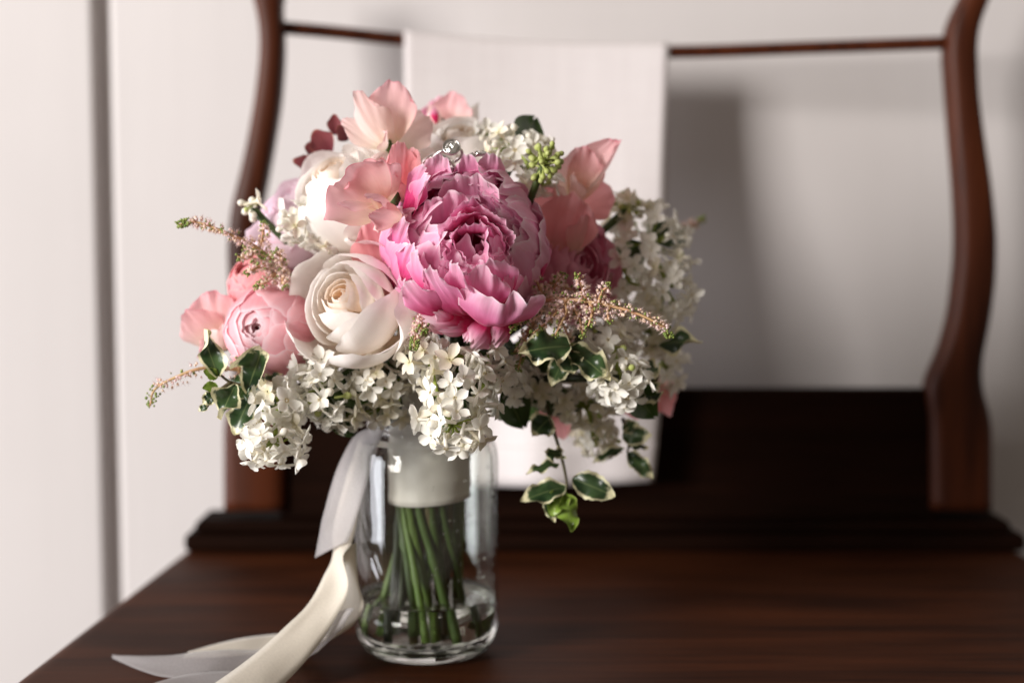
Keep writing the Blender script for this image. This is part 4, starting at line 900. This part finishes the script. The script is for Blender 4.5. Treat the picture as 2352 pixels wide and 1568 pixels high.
def sprig(label, head, twigs, leaves, rad=.0012):
    root = flower('variegated_sprig', label, 'foliage', P(*head), rad, M['stem_dark'], 'cream-edged foliage sprigs')
    for tw in twigs:
        V, F = tube(spline([P(*q) for q in tw], 14), [.0011*(1-.5*i/14) for i in range(15)], 6); wpart('twig', root, V, F, M['stem_dark'])
    for i, lf in enumerate(leaves):
        b, t_, w_, n_ = lf[:4]; kw = lf[4] if len(lf) > 4 else {}; mat = kw.pop('mat', 'leaf') if kw else 'leaf'
        V, F, U = grid(leaf_fn(b, t_, w_, n_, seed=len(label)*7+i, **kw), 10, 18); wpart('leaf', root, V, F, M[mat], U)
    return root
sprig('variegated sprig with curly cream-edged leaves under the pale sweet pea', (640, 890, -.03),
  [[(650, 892, -.045), (580, 886, -.060), (530, 878, -.064), (495, 850, -.066)], [(530, 878, -.064), (500, 900, -.066), (475, 935, -.066)]],
  [((500, 862, -.066), (468, 755, -.074), 52, (.3, -1, .1), d(wave=.36, wf=1.2, cup=.3, bend=-.08, twist=.5)), ((572, 890, -.062), (597, 792, -.074), 80, (.2, -1, .2), d(wave=.42, wf=1.3, cup=.35, bend=-.14, twist=-.5)),
   ((540, 885, -.064), (508, 965, -.072), 56, (.1, -1, .3), d(wave=.40, wf=1.3, cup=.25, twist=.6)), ((575, 915, -.052), (540, 1000, -.058), 66, (-.3, -1, .1), d(wave=.12, cup=.12)),
   ((500, 866, -.066), (466, 852, -.070), 30, (0, -1, .5), d(mat='leaf_fresh', wave=.05)), ((500, 888, -.066), (464, 892, -.070), 28, (0, -1, .4), d(mat='leaf_fresh', wave=.05)), ((505, 895, -.066), (498, 918, -.070), 20, (.2, -1, .2), d(mat='leaf_fresh', wave=.05)),
   ((495, 905, -.066), (466, 925, -.066), 34, (0, -1, .1), d()), ((480, 930, -.064), (456, 942, -.062), 18, (0, -1, .1), d()), ((605, 880, -.05), (650, 860, -.05), 36, (0, -.6, 1), d()), ((560, 890, -.055), (540, 925, -.05), 40, (.2, -1, 0), d(mat='leaf_plain'))])
sprig('wavy dark green leaves with cream margins below the arching astilbe plume', (1320, 800, -.03),
  [[(1330, 800, -.036), (1325, 810, -.048), (1300, 800, -.056)], [(1330, 800, -.036), (1360, 830, -.05), (1400, 850, -.05)]],
  [((1308, 795, -.056), (1190, 812, -.066), 88, (.1, -.9, .5), d(wave=.20, wf=2.2, cup=.1)), ((1308, 800, -.05), (1402, 876, -.060), 70, (.2, -1, .3), d(wave=.26, wf=2.0)), ((1305, 810, -.05), (1318, 860, -.056), 64, (-.1, -1, .3), d(wave=.12)),
   ((1300, 815, -.046), (1266, 888, -.052), 52, (-.2, -1, .1), d(wave=.16)), ((1480, 800, .004), (1614, 788, -.006), 56, (.1, -.7, .8), d(wave=.3, wf=1.6)), ((1470, 830, -.024), (1505, 872, -.04), 54, (.4, -1, .1), d(wave=.15)), ((1480, 880, -.03), (1500, 930, -.036), 60, (.5, -1, 0), d(wave=.2)), ((1440, 920, -.028), (1500, 915, -.03), 46, (.2, -1, .5), d(wave=.2))])
sprig('trailing variegated sprig hanging over the white linen with loose leaves', (1255, 900, -.010),
  [[(1255, 930, -.014), (1272, 990, -.022), (1290, 1050, -.026), (1302, 1110, -.028), (1296, 1130, -.028)]],
  [((1262, 960, -.018), (1222, 1002, -.026), 66, (-.2, -1, .1), d(wave=.12, cup=.15)), ((1290, 1040, -.026), (1250, 1035, -.034), 38, (0, -1, -.3), d(wave=.2)), ((1290, 1040, -.026), (1302, 1050, -.034), 16, (0, -1, -.3), d()),
   ((1285, 1066, -.027), (1208, 1090, -.034), 30, (0, -.6, .9), d(wave=.2)), ((1300, 1118, -.028), (1196, 1152, -.036), 62, (-.1, -.8, .7), d(wave=.1, bend=.06)), ((1315, 1098, -.030), (1413, 1140, -.036), 66, (.1, -1, .2), d(wave=.10)),
   ((1298, 1128, -.028), (1262, 1185, -.036), 52, (-.2, -1, .2), d(wave=.2, mat='leaf_fresh')), ((1296, 1135, -.03), (1312, 1222, -.038), 50, (.3, -1, .1), d(wave=.3, wf=1.3, mat='leaf_fresh')), ((1250, 1150, -.030), (1275, 1200, -.036), 24, (.2, -1, .1), d())])
sprig('short variegated sprig hanging from the dim cream lilac at the linen edge', (1430, 950, .010),
  [[(1430, 960, .010), (1446, 1010, .004), (1440, 1040, .002)]],
  [((1430, 1002, .004), (1498, 1000, -.002), 50, (.1, -1, .3), d(wave=.12)), ((1435, 1030, .002), (1362, 1064, -.004), 26, (.1, -.5, .8), d(wave=.15)), ((1442, 1040, .002), (1500, 1100, -.006), 42, (.2, -1, .1), d(wave=.25)), ((1430, 985, .006), (1470, 975, .0), 34, (0, -1, .5), d()), ((1440, 1025, .004), (1490, 1030, .004), 22, (0, -.6, .6), d())])

# ------------------------------------------------------------------ rings on the peony
def ring_band(label, centre, e1, e2, R, wv, th, name='ring', stones=None, stone_dir=None):
    e1 = Vector(e1).normalized(); e2 = Vector(e2); e2 = (e2-e1*e2.dot(e1)).normalized(); n = e1.cross(e2)
    root = thing(name, centre - Vector((0, 0, R)), label, 'ring')
    prof_ = [(math.cos(a_)*th, math.sin(a_)*wv) for a_ in [2*math.pi*k/8 for k in range(8)]]; V, F = [], []; m = 48
    for k in range(m):
        a_ = 2*math.pi*k/m; rd = e1*math.cos(a_)+e2*math.sin(a_)
        for x, y in prof_: V.append(centre + rd*(R+x) + n*y)
    for k in range(m):
        for j in range(8): F.append((k*8+j, k*8+(j+1) % 8, ((k+1) % m)*8+(j+1) % 8, ((k+1) % m)*8+j))
    wpart('band', root, V, F, M['silver']); return root, e1, e2, n
def stone(root, c, axis, r, bezel=True):
    R_ = frame(axis); tw = 0.2
    V = [Vector((0, 0, -.86*r))]; F = []; n = 16
    n = 10
    rows = [(.98*r, -.04*r, 0), (1.0*r, .0, 0), (.78*r, .20*r, .05*r), (.50*r, .27*r, -.06*r), (.24*r, .28*r, .05*r)]
    for q, (rr, z, al) in enumerate(rows):
        for k in range(n): a_ = 2*math.pi*(k+(.5 if q % 2 else 0))/n; V.append(Vector((rr*math.cos(a_), rr*math.sin(a_), z+(al if k % 2 else -al))))
    for k in range(n): F.append((0, 1+(k+1) % n, 1+k))
    for q in range(4):
        for k in range(n):
            a0, a1 = 1+q*n+k, 1+q*n+(k+1) % n; b0, b1 = 1+(q+1)*n+k, 1+(q+1)*n+(k+1) % n
            if q % 2 == 0: F += [(a0, a1, b0), (a1, b1, b0)]
            else: F += [(a0, a1, b1), (a0, b1, b0)]
    V.append(Vector((0, 0, .27*r)))
    for k in range(n): F.append((1+4*n+k, 1+4*n+(k+1) % n, len(V)-1))
    wpart('stone', root, [c + R_ @ v for v in V], F, M['diamond'], None, False)
    if bezel:
        V, F = lathe([(.30*r, -1.15*r), (.8*r, -.9*r), (1.12*r, -.3*r), (1.24*r, .10*r), (1.20*r, .17*r), (1.08*r, .15*r), (1.02*r, -.02*r), (.9*r, -.2*r), (.2*r, -1.0*r)], 28, True)
        wpart('bezel', root, [c + R_ @ v for v in V], F, M['silver'])
D1 = Vector((.05, -.86, .50)); cst = P(1037, 338, -.062)
r1, e1, e2, nn = ring_band('solitaire ring with a round bezel-set diamond perched on the peony', cst - Vector((.30, -.80, .50)).normalized()*.0088, Vector((.30, -.80, .50)), (-.9, -.25, -.25), .0080, .0009, .0008)
stone(r1, cst, D1, .0036)
ring_band('plain white gold band leaning behind the solitaire ring', P(1006, 384, -.048), (.1, -.75, .65), (1, 0, -.1), .0082, .0017, .0006)
ce = P(1100, 388, -.050)
r3, e1, e2, nn = ring_band('band set with a row of small diamonds, half sunk in the peony top', ce, (-.05, -.55, .85), (1, .15, .25), .0080, .0011, .0008)
for a_ in (-62, -42, -21, 0, 21, 42, 62):
    a_ = math.radians(a_); rd = e1*math.cos(a_)+e2*math.sin(a_); stone(r3, ce+rd*.0092, rd, .0013)
